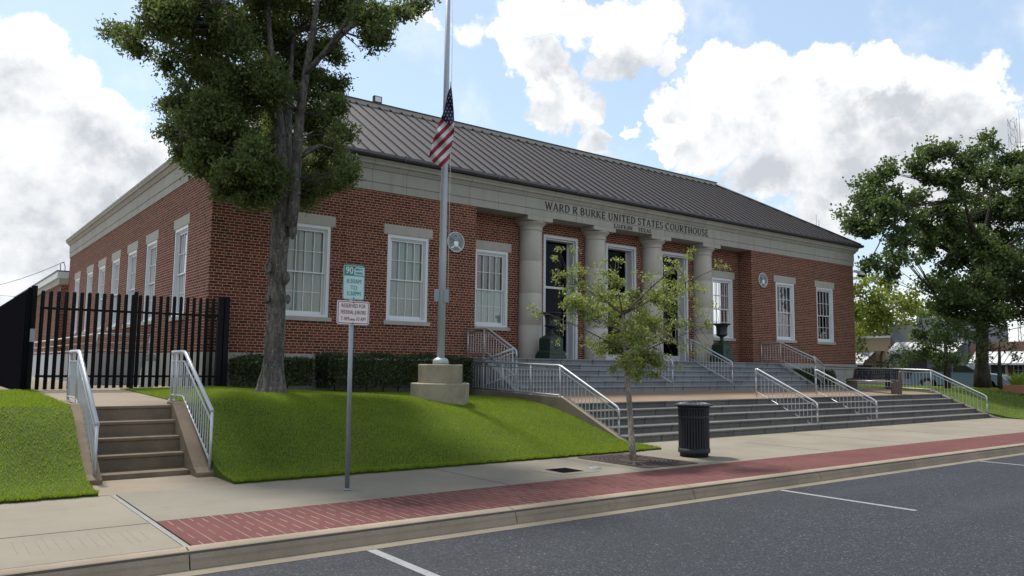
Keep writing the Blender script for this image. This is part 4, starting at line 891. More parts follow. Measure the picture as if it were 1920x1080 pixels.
for nm, s_, z0_, z1_, ow in (('control_box', 1, 2.92, 3.21, .10), ('cleat_box', -1, 2.94, 3.20, .07)):
    mb = MB(); cc = F0 + RH * s_ * (.095 if s_ > 0 else .11) - FH * .03
    v = [tuple(cc + RH * a + FH * b + Vector((0, 0, z))) for z in (z0_, z1_) for a, b in ((-.055, -ow / 2), (.055, -ow / 2), (.055, ow / 2), (-.055, ow / 2))]
    mb.raw(v, [(0, 3, 2, 1), (4, 5, 6, 7), (0, 1, 5, 4), (1, 2, 6, 5), (2, 3, 7, 6), (3, 0, 4, 7)]); bevel(part(mb, nm, 'galv', root), .008)
mb = MB(); q = F0 + RH * .125 - FH * .02; mb.tube([(q.x, q.y, 3.2), (q.x, q.y, 7.0), (F0.x + RH.x * .09, F0.y + RH.y * .09, 11.5)], .007, 5); part(mb, 'halyard', 'camwhite', root)
# the flag: surveyed outline (tile units), hung in a plane beside the pole, with real folds
dflag = (F0 - CAM).dot(FW) - .14
def fl(u, v, d): return at(480 + u / 4, 160 + v / 4, dflag + d)
le = [(10, 1458), (60, 1437), (120, 1425), (190, 1409), (250, 1385), (320, 1360), (400, 1332), (470, 1313), (545, 1295), (560, 1308), (620, 1390)]
re = [(10, 1462), (40, 1470), (100, 1476), (200, 1484), (290, 1488), (340, 1487), (400, 1478), (470, 1466), (540, 1452), (580, 1428), (620, 1392)]
lv = np.array([a for a, b in le]); lu = np.array([b for a, b in le]); rv = np.array([a for a, b in re]); ru = np.array([b for a, b in re])
def fold(u, v): c = u + v; return .045 * sin((u - v) * .035 + .6) + .03 * sin(c * .022 + v * .01) + .02 * sin((u - v * .4) * .06)
mb = MB(); NV, NU = 150, 44; idx = []
for i in range(NV + 1):
    v = 10 + 610 * i / NV; a, b = np.interp(v, lv, lu), np.interp(v, rv, ru)
    for j in range(NU + 1): u = a + (b - a) * j / NU; mb.v.append(tuple(fl(u, v, fold(u, v)))); idx.append((u, v))
for i in range(NV):
    for j in range(NU):
        k = i * (NU + 1) + j; q = (k, k + 1, k + NU + 2, k + NU + 1); u = sum(idx[a][0] for a in q) / 4; v = sum(idx[a][1] for a in q) / 4
        c = u + v
        if u - v > 1145 and c < 1745: m = 2
        else: m = int(math.floor((2003 - c) / 40)) % 2
        mb.f.append(q); mb.mi.append(m); mb.sm.append(True)
root = thing('flag', 'United States flag hanging limp at half mast beside the pole', 'flag', tuple(fl(1465, 20, 0)))
cloth = part(mb, 'cloth', ['flag_red', 'flag_white', 'flag_navy'], root)
mb = MB()
for r in range(11):
    for s_ in range(6):
        v = 42 + 26 * r; u = 1468 - 24 * s_ - (12 if r % 2 else 0) + r * .4
        a, b = np.interp(v, lv, lu), np.interp(v, rv, ru)
        if u < a + 7 or u > b - 5 or u - v < 1152 or u + v > 1736: continue
        pts = [fl(u + (6.5 if k % 2 == 0 else 2.8) * sin(pi * k / 5) * .8, v - (6.5 if k % 2 == 0 else 2.8) * cos(pi * k / 5), fold(u, v) - .012) for k in range(10)]; mb.poly(pts)
mb.build('stars', 'flag_white', cloth)
mb = MB(); mb.tube([fl(1458, -4, 0), fl(1459, 14, 0)], .012, 6); mb.tube([fl(1458, -30, 0), fl(1459, 0, .0)], .008, 5); part(mb, 'snap_hook', 'alu', root)

# ------------------------------------------------------------------ bench
bx0, bx1, by0, by1, bz = 7.74, 8.40, -4.62, -2.95, .80
root = thing('bench', 'dark metal bench with brown end panels on the terrace', 'bench', (8.05, -3.8, .82))
for y in (by0, by1 - .05):
    zb = TZ(y) - .005
    prof = [(bx0, zb + .04), (bx0 + .06, zb), (bx0 + .2, zb), (bx0 + .22, zb + .03), (bx1 - .24, zb + .03), (bx1 - .22, zb), (bx1 - .02, zb), (bx1, zb + .04), (bx1 + .02, zb + .45), (bx1 - .02, zb + .76), (bx1 - .06, zb + .80), (bx1 - .10, zb + .76), (bx1 - .20, zb + .44), (bx0 + .04, zb + .42), (bx0, zb + .38)]
    mb = MB(); mb.prism(prof, 'Y', y, y + .05); bevel(part(mb, 'end_panel', 'bench_wood', root), .008)
mb = MB()
for k in range(8): x = bx0 + .03 + k * .052; mb.box(x, x + .04, by0 + .051, by1 - .051, .82 + .40, .82 + .42)
for y in np.linspace(by0 + .06, by1 - .08, 14): mb.box(bx0 + .03, bx1 - .2, y, y + .02, .82 + .385, .82 + .399)
mb.tube([(bx0 + .02, by0 + .05, .82 + .40), (bx0 + .02, by1 - .05, .82 + .40)], .018, 6, 1); part(mb, 'seat', ['blackpaint', 'rail'], root)
mb = MB()
for k in range(7):
    f = k / 6; x = bx1 - .19 + .12 * f; z = .82 + .48 + .30 * f; mb.box(x, x + .012, by0 + .051, by1 - .051, z - .019, z + .019)
for y in np.linspace(by0 + .06, by1 - .08, 22): mb.prism([(bx1 - .175, .82 + .46), (bx1 - .165, .82 + .46), (bx1 - .045, .82 + .80), (bx1 - .055, .82 + .80)], 'Y', y, y + .03)
mb.tube([(bx1 - .06, by0 + .05, .82 + .81), (bx1 - .06, by1 - .05, .82 + .81)], .016, 6); part(mb, 'backrest', 'blackpaint', root)

# ------------------------------------------------------------------ black gate and fence
def picket(mb, x, y, z0, z1, r=.036): mb.lathe([(r, z0), (r, z1 - .03), (r * .8, z1 - .012), (r * .4, z1)], x, y, 8)
root = thing('steel_gate', 'black steel picket gate across the path beside the courthouse corner', 'gate', (-15.3, -.45, 1.0))
gy = -.45; xs_ = list(np.linspace(-16.98, -13.72, 25))
for i, x in enumerate(xs_):
    mb = MB(); f = (x + 17) / 3.6; picket(mb, x, gy, 1.03 + .07 * f, 2.97 + .05 * f); part(mb, 'picket', 'black', root)
mb = MB(); mb.box(-17.02, -13.42, gy - .02, gy + .02, 2.60, 2.645); part(mb, 'top_bar', 'black', root)
mb = MB(); mb.box(-17.02, -13.42, gy - .02, gy + .02, 1.27, 1.315); part(mb, 'bottom_bar', 'black', root)
for x, w in ((-17.13, .05), (-15.30, .035), (-13.56, .055), (-13.42, .055)):
    mb = MB(); mb.box(x - w, x + w, gy - w, gy + w, .95, 3.05); part(mb, 'post', 'black', root)
root = thing('steel_fence', 'dense black steel picket fence receding left of the path', 'fence', (-17.2, 3, 1.0))
y = -.65; k = 0
while k < 95:
    mb = MB(); picket(mb, -17.22, y, 1.0, 2.98 if k else 3.0, .040); part(mb, 'picket', 'black_matte', root); y += .115; k += 1
mb = MB()
for z in (1.25, 2.6): mb.box(-17.205, -17.165, -.65, y, z, z + .045)
part(mb, 'rails', 'black', root)
mb = MB(); mb.box(-17.27, -17.17, -.60, y, 1.0, 2.86); part(mb, 'privacy_panel', 'black_matte', root)
mb = MB(); mb.box(-17.18, -17.10, -.74, -.66, 1.95, 2.2); mb.box(-17.17, -17.12, -.735, -.69, 2.05, 2.12); part(mb, 'lock_box', 'galv', root)

# ------------------------------------------------------------------ side ramp, board, cameras, floodlight, wires
mb = MB(); mb.box(-15.25, -15.10, 4.4, 20, .9, 1.80); mb.box(-15.10, -13.76, 4.4, 4.55, .9, 1.80); tag(mb.build('ramp_wall', 'ramp'), 'pale concrete ramp wall along the side of the courthouse', 'low wall')
handrail('white pipe handrail on the pale ramp behind the black gate', [(-13.85, 4.48, 2.30), (-15.17, 4.48, 2.30), (-15.17, 18, 2.30)], [(.05, 1.80), (1.32, 1.80), (4.3, 1.80), (7.3, 1.8), (10.3, 1.8), (14.8, 1.8)], d1=.22, d2=.42, gap=3.0)
mb = MB(); a, b = Vector((-14.95, .55, .99)), Vector((-14.62, .62, .99)); tp = Vector((.12, .25, .62))
v = [a, b, b + tp, a + tp]; nv = Vector((.0, .03, -.012)); mb.raw([tuple(q) for q in v] + [tuple(q + nv) for q in v], [(0, 1, 2, 3), (7, 6, 5, 4), (0, 4, 5, 1), (1, 5, 6, 2), (2, 6, 7, 3), (3, 7, 4, 0)]); tag(mb.build('board', 'board'), 'white board leaning near the foundation behind the black gate', 'board')
def camera_unit(x, sx, label, two=False):
    root = thing('security_camera', label, 'camera', (x, -.05, 5.88), 'cameras on the courthouse corners')
    mb = MB()
    if sx < 0: mb.prism([(x - .52, 5.80), (x - .46, 5.92), (x - .34, 5.97), (x + .1, 5.96), (x + .1, 5.80)], 'Y', -.32, -.06)
    else: mb.box(x, x + .45, -.10, .0, 5.86, 5.97)
    bevel(part(mb, 'housing', 'camwhite', root), .02)
    for d in ((-.30,) if sx < 0 else (.45, .72)):
        mb = MB(); yy_ = -.19 if sx < 0 else -.05; z_ = 5.80
        if sx < 0: mb.lathe([(.125, z_), (.12, z_ - .05), (.08, z_ - .11), (.01, z_ - .13)], x + d, yy_, 18); part(mb, 'dome', 'dark_iron', root)
        else:
            mb.lathe([(.03, 5.90), (.10, 5.85), (.11, 5.78)], x + d, yy_, 18); part(mb, 'cap', 'camwhite', root)
            mb = MB(); mb.lathe([(.10, 5.78), (.09, 5.72), (.05, 5.68), (.01, 5.67)], x + d, yy_, 18); part(mb, 'dome', 'dark_iron', root)
    if sx > 0: mb = MB(); mb.tube([(x + .4, -.05, 5.93), (x + .75, -.05, 5.93)], .025, 8); part(mb, 'arm', 'camwhite', root)
    return root
camera_unit(-13.55, -1, 'white dome camera at the left front corner under the frieze'); camera_unit(13.73, 1, 'pair of dome cameras on an arm at the right front corner')
root = thing('floodlight', 'small square floodlight standing on the roof ridge', 'floodlight', (-7.5, RY, RZ + .08))
mb = MB(); mb.box(-7.64, -7.36, RY - .06, RY + .06, RZ + .12, RZ + .34); mb.box(-7.52, -7.48, RY - .02, RY + .02, RZ + .07, RZ + .13); part(mb, 'housing', 'blackpaint', root)
mb = MB(); mb.box(-7.605, -7.395, RY - .067, RY - .061, RZ + .15, RZ + .31); part(mb, 'lens', 'camwhite', root)
def wire(p0, p1, sag, label, r=.012):
    mb = MB(); p0, p1 = Vector(p0), Vector(p1); mb.tube([p0.lerp(p1, k / 16) - Vector((0, 0, sag * 4 * (k / 16) * (1 - k / 16))) for k in range(17)], r, 5); tag(mb.build('power_line', 'wire'), label, 'wire', 'wires at the back of the courthouse')
wire((-13.9, 21.4, 5.98), at(-160, 548, 40), .5, 'upper dark wire sagging from the rear annex out to the left')
wire(at(110, 560, 45), at(-160, 525, 60), .3, 'lower thin wire crossing behind the black fence at left', .01)

# ------------------------------------------------------------------ foliage: hedges
def hedge(label, x0, x1, y0, y1, z0, z1, n):
    root = thing('hedge', label, 'hedge', ((x0 + x1) / 2, (y0 + y1) / 2, z0), 'clipped hedges along the foundation')
    P = rng.uniform(0, 1, (n, 3)); f = rng.integers(0, 5, n); e_ = rng.normal(0, .035, n)
    sx, sy, sz = x1 - x0, y1 - y0, z1 - z0; C = np.stack([x0 + P[:, 0] * sx, y0 + P[:, 1] * sy, z0 + .10 + P[:, 2] * (sz - .10)], 1)
    C[f == 0, 1] = y0 + e_[f == 0]; C[f == 1, 2] = z1 + e_[f == 1]; C[f == 2, 0] = x0 + e_[f == 2]; C[f == 3, 0] = x1 + e_[f == 3]; C[f == 4, 1] = y0 + .06 + e_[f == 4]
    C[:, 1] += .05 * np.sin(C[:, 0] * 3.1) + .03 * np.sin(C[:, 2] * 9); C[:, 2] += .03 * np.sin(C[:, 0] * 4.3) * (C[:, 2] - z0) / sz
    ed = np.minimum(C[:, 0] - x0, x1 - C[:, 0]); C = C[~((ed < .25) & (C[:, 2] < z0 + .35) & (rng.random(len(C)) < .6))]
    rel(fast_mesh('foliage', leaf_quads(C, .05, .6), 4, 'hedge_leaf', root), root)
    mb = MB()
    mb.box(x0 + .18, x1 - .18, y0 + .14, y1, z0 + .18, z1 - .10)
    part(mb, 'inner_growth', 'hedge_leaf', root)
    mb = MB()
    for x in np.arange(x0 + .3, x1 - .1, .42): mb.tube([(x, (y0 + y1) / 2, z0 - .05), (x + rng.normal() * .06, (y0 + y1) / 2 - .05, z0 + .35)], .018, 5)
    part(mb, 'stems', 'twig', root)
hedge('shorter dark green clipped hedge behind the big oak trunk', -13.25, -11.66, -1.25, -.35, 1.0, 1.70, 9000)
hedge('longer dark green clipped hedge behind the flagpole base', -11.22, -7.3, -1.25, -.35, .93, 1.80, 17000)
hedge('dark green clipped hedge below the right wing by the terrace', 7.75, 10.2, -1.1, -.3, .9, 1.55, 8000)

# ------------------------------------------------------------------ trees
def path3(pts): return [at(u, v, d) for u, v, d in pts]
def limb(mb, pts, r, n=9): mb.tube(rounded(pts, .6, 3), list(np.interp(np.linspace(0, 1, len(rounded(pts, .6, 3))), np.linspace(0, 1, len(r)), r)), n)
def twigs_to(mb, src, tips, r0=.02):
    S = [Vector(s) for s in src]
    for t_ in tips:
        t_ = Vector(t_); s = min(S, key=lambda q: (q - t_).length + .4 * max(0, q.z - t_.z + .2)); mid = s.lerp(t_, .5) + Vector(rng.normal(size=3) * .06) - Vector((0, 0, .05))
        mb.tube([s, mid, t_], [r0, r0 * .7, r0 * .3], 5, 0, False)
def sample(lines, step=.35):
    out = []
    for l in lines:
        for a, b in zip(l[:-1], l[1:]):
            k = max(1, int((b - a).length / step)); out += [a.lerp(b, i / k) for i in range(k + 1)]
    return out
# the big oak on the lawn
D0 = 15.1; gz = float(lawn_z(-13.35, -3.4))
tb = at(510, 737, D0); tb = Vector((tb.x, tb.y, gz - .06))
root = thing('oak_tree', 'tall dark oak with forked grey trunk on the lawn before the hedge', 'tree', tuple(tb))
mb = MB()
trunk = [tb, tb + Vector((0, 0, .18))] + path3([(513, 690, D0), (517, 600, D0), (521, 500, D0), (527, 420, D0), (531, 372, D0)])
from mathutils import noise as mn
tr = rounded(trunk, .4, 3); cum = np.concatenate([[0], np.cumsum([(b - a).length for a, b in zip(tr[:-1], tr[1:])])]); tot_ = cum[-1]; NS = int(tot_ / .035)
TA = np.array([tuple(q) for q in tr]); zz_ = np.linspace(0, tot_, NS); PT = np.stack([np.interp(zz_, cum, TA[:, k]) for k in range(3)], 1); RT_ = np.interp(zz_ / tot_, [0, .04, .12, .3, .55, .72, .88, 1], [.33, .255, .205, .180, .165, .165, .178, .195]); k0 = len(mb.v); NA = 56
for i in range(NS):
    for j in range(NA):
        a = 2 * pi * j / NA; h = zz_[i]; flare = max(0, 1 - h / .7)
        q = Vector((cos(a) * 3.2, sin(a) * 3.2, h * 1.1)); rid = 1 - abs(mn.noise(q * 1.15 + Vector((3, 1, 0)))) * 2.2; pl_ = mn.noise(Vector((cos(a) * 1.3, sin(a) * 1.3, h * .9)))
        r_ = RT_[i] * (1 + .09 * pl_) + .020 * rid + .010 * mn.noise(q * 3.1) + .05 * flare * sin(a * 5 + 1.3) - .01
        mb.v.append((PT[i][0] + cos(a) * r_, PT[i][1] + sin(a) * r_, PT[i][2]))
for i in range(NS - 1):
    for j in range(NA): mb.f.append((k0 + i * NA + j, k0 + i * NA + (j + 1) % NA, k0 + (i + 1) * NA + (j + 1) % NA, k0 + (i + 1) * NA + j)); mb.mi.append(0); mb.sm.append(True)
for q, r_ in (((503, 500, D0 - .16), .075), ((537, 520, D0 - .14), .07), ((549, 432, D0 - .1), .085), ((540, 560, D0 - .12), .05), ((501, 560, D0 - .15), .05)):
    c = at(*q); mb.tube([c - Vector((0, 0, r_ * 2)), c - Vector((0, 0, r_ * .8)), c + Vector((0, 0, r_ * .5)), c + Vector((0, 0, r_ * 1.6))], [r_ * .3, r_ * .95, r_, r_ * .25], 10)
stemL = path3([(526, 392, D0 + .05), (528, 330, D0 + .1), (526, 250, D0 + .2), (517, 170, D0 + .3), (506, 80, D0 + .4), (500, -60, D0 + .6)])
stemR = path3([(545, 425, D0 - .08), (552, 370, D0 - .12), (556, 300, D0 - .2), (563, 210, D0 - .3), (575, 130, D0 - .4), (590, 40, D0 - .5), (606, -80, D0 - .7)])
stemM = path3([(533, 380, D0 + .25), (537, 280, D0 + .45), (541, 180, D0 + .7), (552, 60, D0 + 1.0)])
limb(mb, stemL, [.125, .115, .10, .085, .065, .04]); limb(mb, stemR, [.12, .115, .10, .085, .07, .06, .035]); limb(mb, stemM, [.12, .1, .08, .04])
B1 = path3([(524, 240, D0 + .2), (490, 165, D0 - .3), (455, 90, D0 - .8), (418, 0, D0 - 1.3)]); B2 = path3([(572, 140, D0 - .4), (615, 90, D0 - .6), (660, 25, D0 - .8), (700, -60, D0 - 1.0)])
B3 = path3([(600, 108, D0 - .55), (660, 45, D0 - .4), (730, 20, D0 - .3), (795, -3, D0 - .2)]); B4 = path3([(518, 190, D0 + .3), (440, 120, D0 + .6), (340, 80, D0 + .8), (250, 70, D0 + .9)]); B5 = path3([(528, 320, D0 + .1), (470, 290, D0 - .4), (400, 270, D0 - .9), (345, 255, D0 - 1.1)])
B6 = path3([(556, 300, D0 - .2), (595, 270, D0 + .2), (625, 280, D0 + .7)]); B7 = path3([(528, 330, D0 + .1), (480, 340, D0 - .7), (430, 345, D0 - 1.2)])
for b in (B1, B2, B3, B4, B5, B6, B7): limb(mb, b, [.055, .042, .03, .014], 7)
oak_src = sample([stemL, stemR, stemM, B1, B2, B3, B4, B5, B6, B7])
OB = [(500, 300, 44), (505, 345, 40), (465, 372, 26), (520, 385, 18), (610, 350, 34), (575, 372, 26), (650, 318, 22), (560, 345, 40), (420, 345, 30), (232, 62, 30), (262, 80, 32), (212, 48, 14), (300, 22, 52), (335, 60, 55), (312, 118, 22), (370, 30, 85), (450, 60, 95), (540, 30, 95), (640, 10, 75), (690, 45, 48), (700, 75, 22), (735, 25, 28), (775, 5, 30), (400, 140, 78), (480, 160, 88), (560, 150, 78), (605, 105, 55), (362, 195, 56), (430, 230, 76), (520, 250, 76), (595, 220, 52), (618, 270, 42), (352, 250, 42), (330, 235, 28), (402, 300, 56), (470, 315, 62), (540, 320, 50), (604, 305, 44), (636, 335, 24), (640, 250, 24), (632, 200, 26), (615, 160, 34), (650, 300, 22), (655, 335, 14), (390, 250, 46), (345, 205, 34), (335, 290, 22), (430, 180, 60), (440, 345, 44), (485, 368, 32), (528, 360, 22), (600, 350, 28), (318, 250, 16), (370, 305, 30), (350, -70, 100), (480, -100, 130), (600, -90, 110), (450, -200, 120), (570, -190, 110), (700, -60, 50)]
bl = []
for u, v, r_ in OB:
    dd = D0 + (float(rng.uniform(.5, 2.2)) if abs(u - 570) < 58 and v < 400 else float(rng.uniform(-1.5, -.1)) if u < 515 and u > 400 and v > 215 else float(rng.uniform(-1, 1)) * (1.9 if r_ > 40 else .9)); bl.append((at(u, v, dd), r_ / FPX * dd * .92, (r_ / 60) ** 2))
C, tips = clumps(bl, 140, .115, 31, .10, .085)
crown_twigs = MB()
sel = [t_ for tt in tips for t_ in tt[:max(2, len(tt) // 14)]]
part(mb, 'trunk', 'bark', root)
twigs_to(crown_twigs, oak_src, sel, .014); part(crown_twigs, 'branches', 'bark_dark', root)
rel(fast_mesh('crown', leaf_quads(C, .080, .45, .3, .5), 4, 'oak_leaf', root), root)
# small tree in the pavement
D1 = 13.73; root = thing('young_tree', 'young slender tree with sparse yellow-green leaves in the iron grate', 'tree', (-8.95, -8.60, 0))
mb = MB(); st = [Vector((-8.95, -8.60, -.02))] + path3([(1183, 800, D1), (1179, 740, D1), (1174, 690, D1), (1172, 640, D1), (1168, 590, D1)])
mb.tube(rounded(st, .5, 3), list(np.interp(np.linspace(0, 1, len(rounded(st, .5, 3))), [0, .1, .5, .8, 1], [.062, .05, .045, .036, .022])), 10); part(mb, 'trunk', 'birch', root)
YB = [(1150, 530, 42, 1), (1085, 535, 38, .8), (1062, 505, 20, .7), (1105, 575, 58, 1), (1170, 590, 66, 1.15), (1238, 545, 52, 1), (1262, 512, 32, .7), (1295, 475, 18, .6), (1250, 490, 18, .5), (1290, 550, 34, .7), (1200, 640, 58, 1.15), (1148, 645, 46, 1.1), (1240, 610, 46, 1), (1072, 575, 26, .7), (1052, 610, 14, .5), (1008, 580, 12, .5), (995, 577, 8, .4), (1008, 592, 7, .3), (1300, 605, 24, .5), (1325, 612, 20, .6), (1320, 545, 16, .5), (1345, 500, 12, .6), (1360, 498, 8, .6), (1188, 682, 36, 1.1), (1232, 672, 26, .9), (1150, 692, 16, .8), (1198, 700, 22, .9), (1214, 690, 26, .9), (1268, 650, 24, .6), (1290, 655, 14, .5), (1075, 600, 10, .4), (1038, 482, 9, .5), (1075, 470, 10, .4), (1050, 470, 6, .4), (1125, 495, 14, .5), (1165, 490, 14, .5), (1060, 560, 12, .5), (1280, 690, 10, .4), (1305, 575, 14, .4), (1332, 570, 10, .4), (1210, 520, 20, .7), (1040, 520, 10, .4), (1045, 640, 10, .4), (1325, 655, 10, .3), (1100, 640, 16, .6)]
bl = []
for u, v, r_, w_ in YB:
    dd = D1 + float(rng.uniform(-1, 1)) * (.75 if r_ > 22 else .5); bl.append((at(u, v, dd), r_ / FPX * dd * .95, w_ * w_ * (r_ / 36) ** 2 * .85 + .03))
C, tips = clumps(bl, 78, .045, 11, .05, .06)
main = [Vector(p) for p in st[3:]]; lines = []
tw = MB(); src = sample([main], .12)
big = [(1085, 535), (1238, 545), (1300, 605), (1262, 505), (1062, 505), (1110, 600), (1295, 475), (1150, 510), (1072, 575), (1008, 580), (1350, 500), (1325, 612), (1240, 610), (1200, 540)]
for u, v in big:
    e_ = at(u, v, D1 + float(rng.uniform(-.6, .6))); s0 = min(src, key=lambda q: abs(q.z - (e_.z - .45 * sqrt((e_.x - q.x) ** 2 + (e_.y - q.y) ** 2)))); md = s0.lerp(e_, .5) + Vector((0, 0, .03)); lines.append([s0, md, e_]); tw.tube([s0, md, e_], [.014, .009, .004], 6, 0, False)
src2 = sample(lines, .12) + src[len(src) // 3:]
twigs_to(tw, src2, [t_ for tt in tips for t_ in tt[:max(2, len(tt) // 3)]], .005); part(tw, 'branches', 'twig', root)
rel(fast_mesh('crown', leaf_quads(C, .047, .55, .5, .3), 4, 'young_leaf', root), root)
# the big broad tree beyond the right wing
def tree(name, label, trunk_px, radii, blobs, depth, spread, leaf, mat, per, cl_r, lv_, group=None, bark='bark_dark', asp=.6, lines_px=(), ground=None):
    tp = [at(u, v, depth) for u, v in trunk_px]
    if ground is not None: tp[0] = Vector((tp[0].x, tp[0].y, ground - .05))
    root = thing(name, label, 'tree', tuple(tp[0]), group); mb = MB(); mb.tube(rounded(tp, .8, 3), list(np.interp(np.linspace(0, 1, len(rounded(tp, .8, 3))), np.linspace(0, 1, len(radii)), radii)), 10)
    ls = [tp]
    for l, r_ in lines_px: q = [at(u, v, depth + dz) for u, v, dz in l]; limb(mb, q, r_, 7); ls.append(q)
    part(mb, 'trunk', bark, root); bl = []
    for b in blobs:
        u, v, r_ = b[:3]; dd = depth + float(rng.uniform(-1, 1)) * spread; bl.append((at(u, v, dd), r_ / FPX * dd, (r_ / 45) ** 2))
    C, tips = clumps(bl, per, cl_r, lv_, .1, .14); tw = MB(); twigs_to(tw, sample(ls[0:1], .6)[len(tp) // 2:] + sample(ls[1:], .6) if len(ls) > 1 else sample(ls, .5), [t_ for tt in tips for t_ in tt[:max(1, len(tt) // 6)]], .02 * depth / 30); part(tw, 'branches', bark, root)
    rel(fast_mesh('crown', leaf_quads(C, leaf, asp, .3, .4), 4, mat, root), root); return root
RB = [(1760, 440, 40), (1830, 450, 46), (1860, 490, 46), (1790, 560, 46), (1850, 560, 50), (1870, 390, 36), (1588, 415, 24), (1612, 375, 30), (1640, 352, 34), (1662, 322, 22), (1668, 308, 12), (1628, 425, 34), (1655, 400, 36), (1690, 378, 26), (1690, 425, 30), (1718, 310, 24), (1738, 282, 20), (1765, 282, 22), (1790, 275, 18), (1800, 300, 26), (1755, 330, 30), (1795, 350, 34), (1730, 370, 30), (1765, 400, 36), (1722, 430, 30), (1690, 465, 30), (1650, 490, 20), (1622, 500, 14), (1672, 505, 20), (1735, 470, 28), (1800, 430, 42), (1838, 390, 40), (1850, 330, 30), (1838, 285, 20), (1848, 262, 14), (1868, 275, 16), (1880, 310, 28), (1905, 330, 28), (1900, 400, 36), (1880, 445, 34), (1830, 480, 40), (1775, 500, 32), (1910, 490, 42), (1870, 520, 40), (1820, 545, 42), (1765, 560, 34), (1735, 530, 18), (1780, 600, 28), (1830, 605, 30), (1875, 590, 28), (1915, 560, 40), (1960, 360, 60), (1960, 460, 70), (1970, 560, 60), (2030, 430, 80), (1925, 300, 30)]
tree('broad_tree', 'large dark green tree on the lawn beyond the right wing', [(1842, 724), (1841, 690), (1842, 600), (1842, 500), (1846, 420)], [.38, .27, .24, .22, .16], RB, 36.0, 3.0, .15, 'right_leaf', 84, .21, 27, None, 'bark_dark', .75,
     [([(1843, 480, 0), (1820, 420, -1), (1800, 350, -1.5)], [.14, .1, .04]), ([(1846, 440, 0), (1862, 370, 1), (1870, 300, 1.5)], [.14, .1, .03]), ([(1843, 520, 0), (1780, 470, 1), (1700, 430, 1.5), (1630, 410, 2)], [.13, .1, .07, .03]), ([(1844, 500, 0), (1890, 460, -1), (1950, 420, -1.5)], [.12, .09, .04]), ([(1842, 560, 0), (1800, 550, -1), (1760, 560, -1)], [.1, .07, .03])], ground=float(rlawn_z(20.3, -2.4)) + .12)
BG = 'trees behind the broad tree on the right'
tree('background_tree', 'bright yellow-green tree showing just right of the brick wing', [(1660, 730), (1660, 640), (1662, 580)], [.3, .25, .12], [(1625, 545, 30), (1660, 530, 22), (1610, 585, 30), (1650, 580, 40), (1690, 570, 34), (1720, 590, 30), (1640, 620, 40), (1690, 620, 40), (1730, 630, 34), (1610, 630, 30), (1640, 525, 18)], 62, 4, .26, 'yellow_leaf', 60, .36, 30, BG)
tree('background_tree', 'deep green tree low behind the yellow-green one', [(1625, 730), (1625, 660), (1628, 620)], [.25, .2, .1], [(1610, 610, 30), (1650, 640, 36), (1680, 655, 30), (1610, 650, 28), (1720, 640, 26)], 68, 3, .28, 'bg_leaf', 60, .36, 26, BG)
tree('background_tree', 'dark rounded small tree before the shops with one thin trunk', [(1777, 728), (1776, 690), (1772, 640)], [.16, .13, .06], [(1740, 655, 32), (1780, 640, 34), (1710, 670, 26), (1800, 670, 28), (1760, 680, 26), (1730, 620, 26), (1690, 690, 18), (1800, 620, 26), (1755, 620, 26)], 34, 1.6, .12, 'right_leaf', 60, .17, 24, BG)
tree('background_tree', 'thin trunked small tree in front of the dark shop door', [(1875, 728), (1874, 690), (1874, 650)], [.10, .08, .05], [(1860, 650, 20), (1890, 645, 22), (1840, 660, 14), (1905, 665, 14), (1875, 625, 20), (1850, 672, 10)], 34, 1, .14, 'bg_leaf', 26, .16, 12, BG)
tree('background_tree', 'light olive shrub-like tree beside the white awning at the wing', [(1665, 730), (1665, 700), (1665, 680)], [.10, .08, .05], [(1655, 680, 18), (1680, 672, 20), (1640, 690, 12), (1700, 680, 14), (1612, 650, 12), (1620, 672, 9), (1670, 660, 12)], 32, 1, .13, 'bg_leaf', 26, .14, 12, BG)

# ------------------------------------------------------------------ shops and other far things
gz = .5
def awning(mb, x0, x1, y0, y1, z0, z1, m0=0, m1=1):
    mb.poly([(x0, y0, z0), (x0, y1, z0), (x1, y1, z1), (x1, y0, z1)], m0); mb.poly([(x0, y0, z0 - .12), (x0, y1, z0 - .12), (x0, y1, z0), (x0, y0, z0)], m0)
    for yy_ in np.arange(y0, y1 + .01, .38): mb.prism([(x0, z0), (x0, z0 + .04), (x1, z1 + .04), (x1, z1)], 'Y', yy_ - .015, yy_ + .015, m1)
root = thing('shop', 'tan shop with white coping and white metal awning beside the brick wing', 'building', (43, 13.5, gz), 'shops across the side street')
mb = MB(); mb.box(40, 47, 11.9, 16.5, gz, 4.05); part(mb, 'wall', 'tan', root)
mb = MB(); mb.box(39.9, 47.1, 11.88, 16.6, 4.051, 4.22); part(mb, 'coping', 'board', root)
mb = MB(); awning(mb, 38.2, 39.98, 13.1, 16.4, 2.10, 3.0); part(mb, 'awning', ['awning', 'awning_seam'], root)
mb = MB(); mb.box(39.96, 39.99, 13.4, 16.2, gz + .3, 1.95); part(mb, 'shopfront', 'door_dark', root)
mb = MB(); mb.prism([(12.35, 3.05), (13.0, 3.05), (12.8, 2.75), (12.78, 1.9), (12.58, 1.9), (12.56, 2.75)], 'X', 39.6, 39.95); part(mb, 'rain_head', 'brownwall', root)
root = thing('shop', 'blue-grey shop with stepped parapet behind the dark trees', 'building', (44, 9.6, gz), 'shops across the side street')
mb = MB(); mb.prism([(11.89, gz), (11.89, 4.95), (9.9, 4.95), (9.9, 5.45), (7.9, 5.45), (7.9, 4.95), (6.4, 4.95), (6.4, gz)], 'X', 40.1, 47); part(mb, 'wall', 'greywall', root)
mb = MB(); awning(mb, 38.6, 40.08, 6.6, 11.5, 2.9, 3.7); part(mb, 'awning', ['awning', 'awning_seam'], root)
for y in (7.2, 9.3): mb = MB(); mb.box(40.06, 40.09, y, y + 1.6, gz + .5, 2.6); part(mb, 'window', 'door_dark', root)
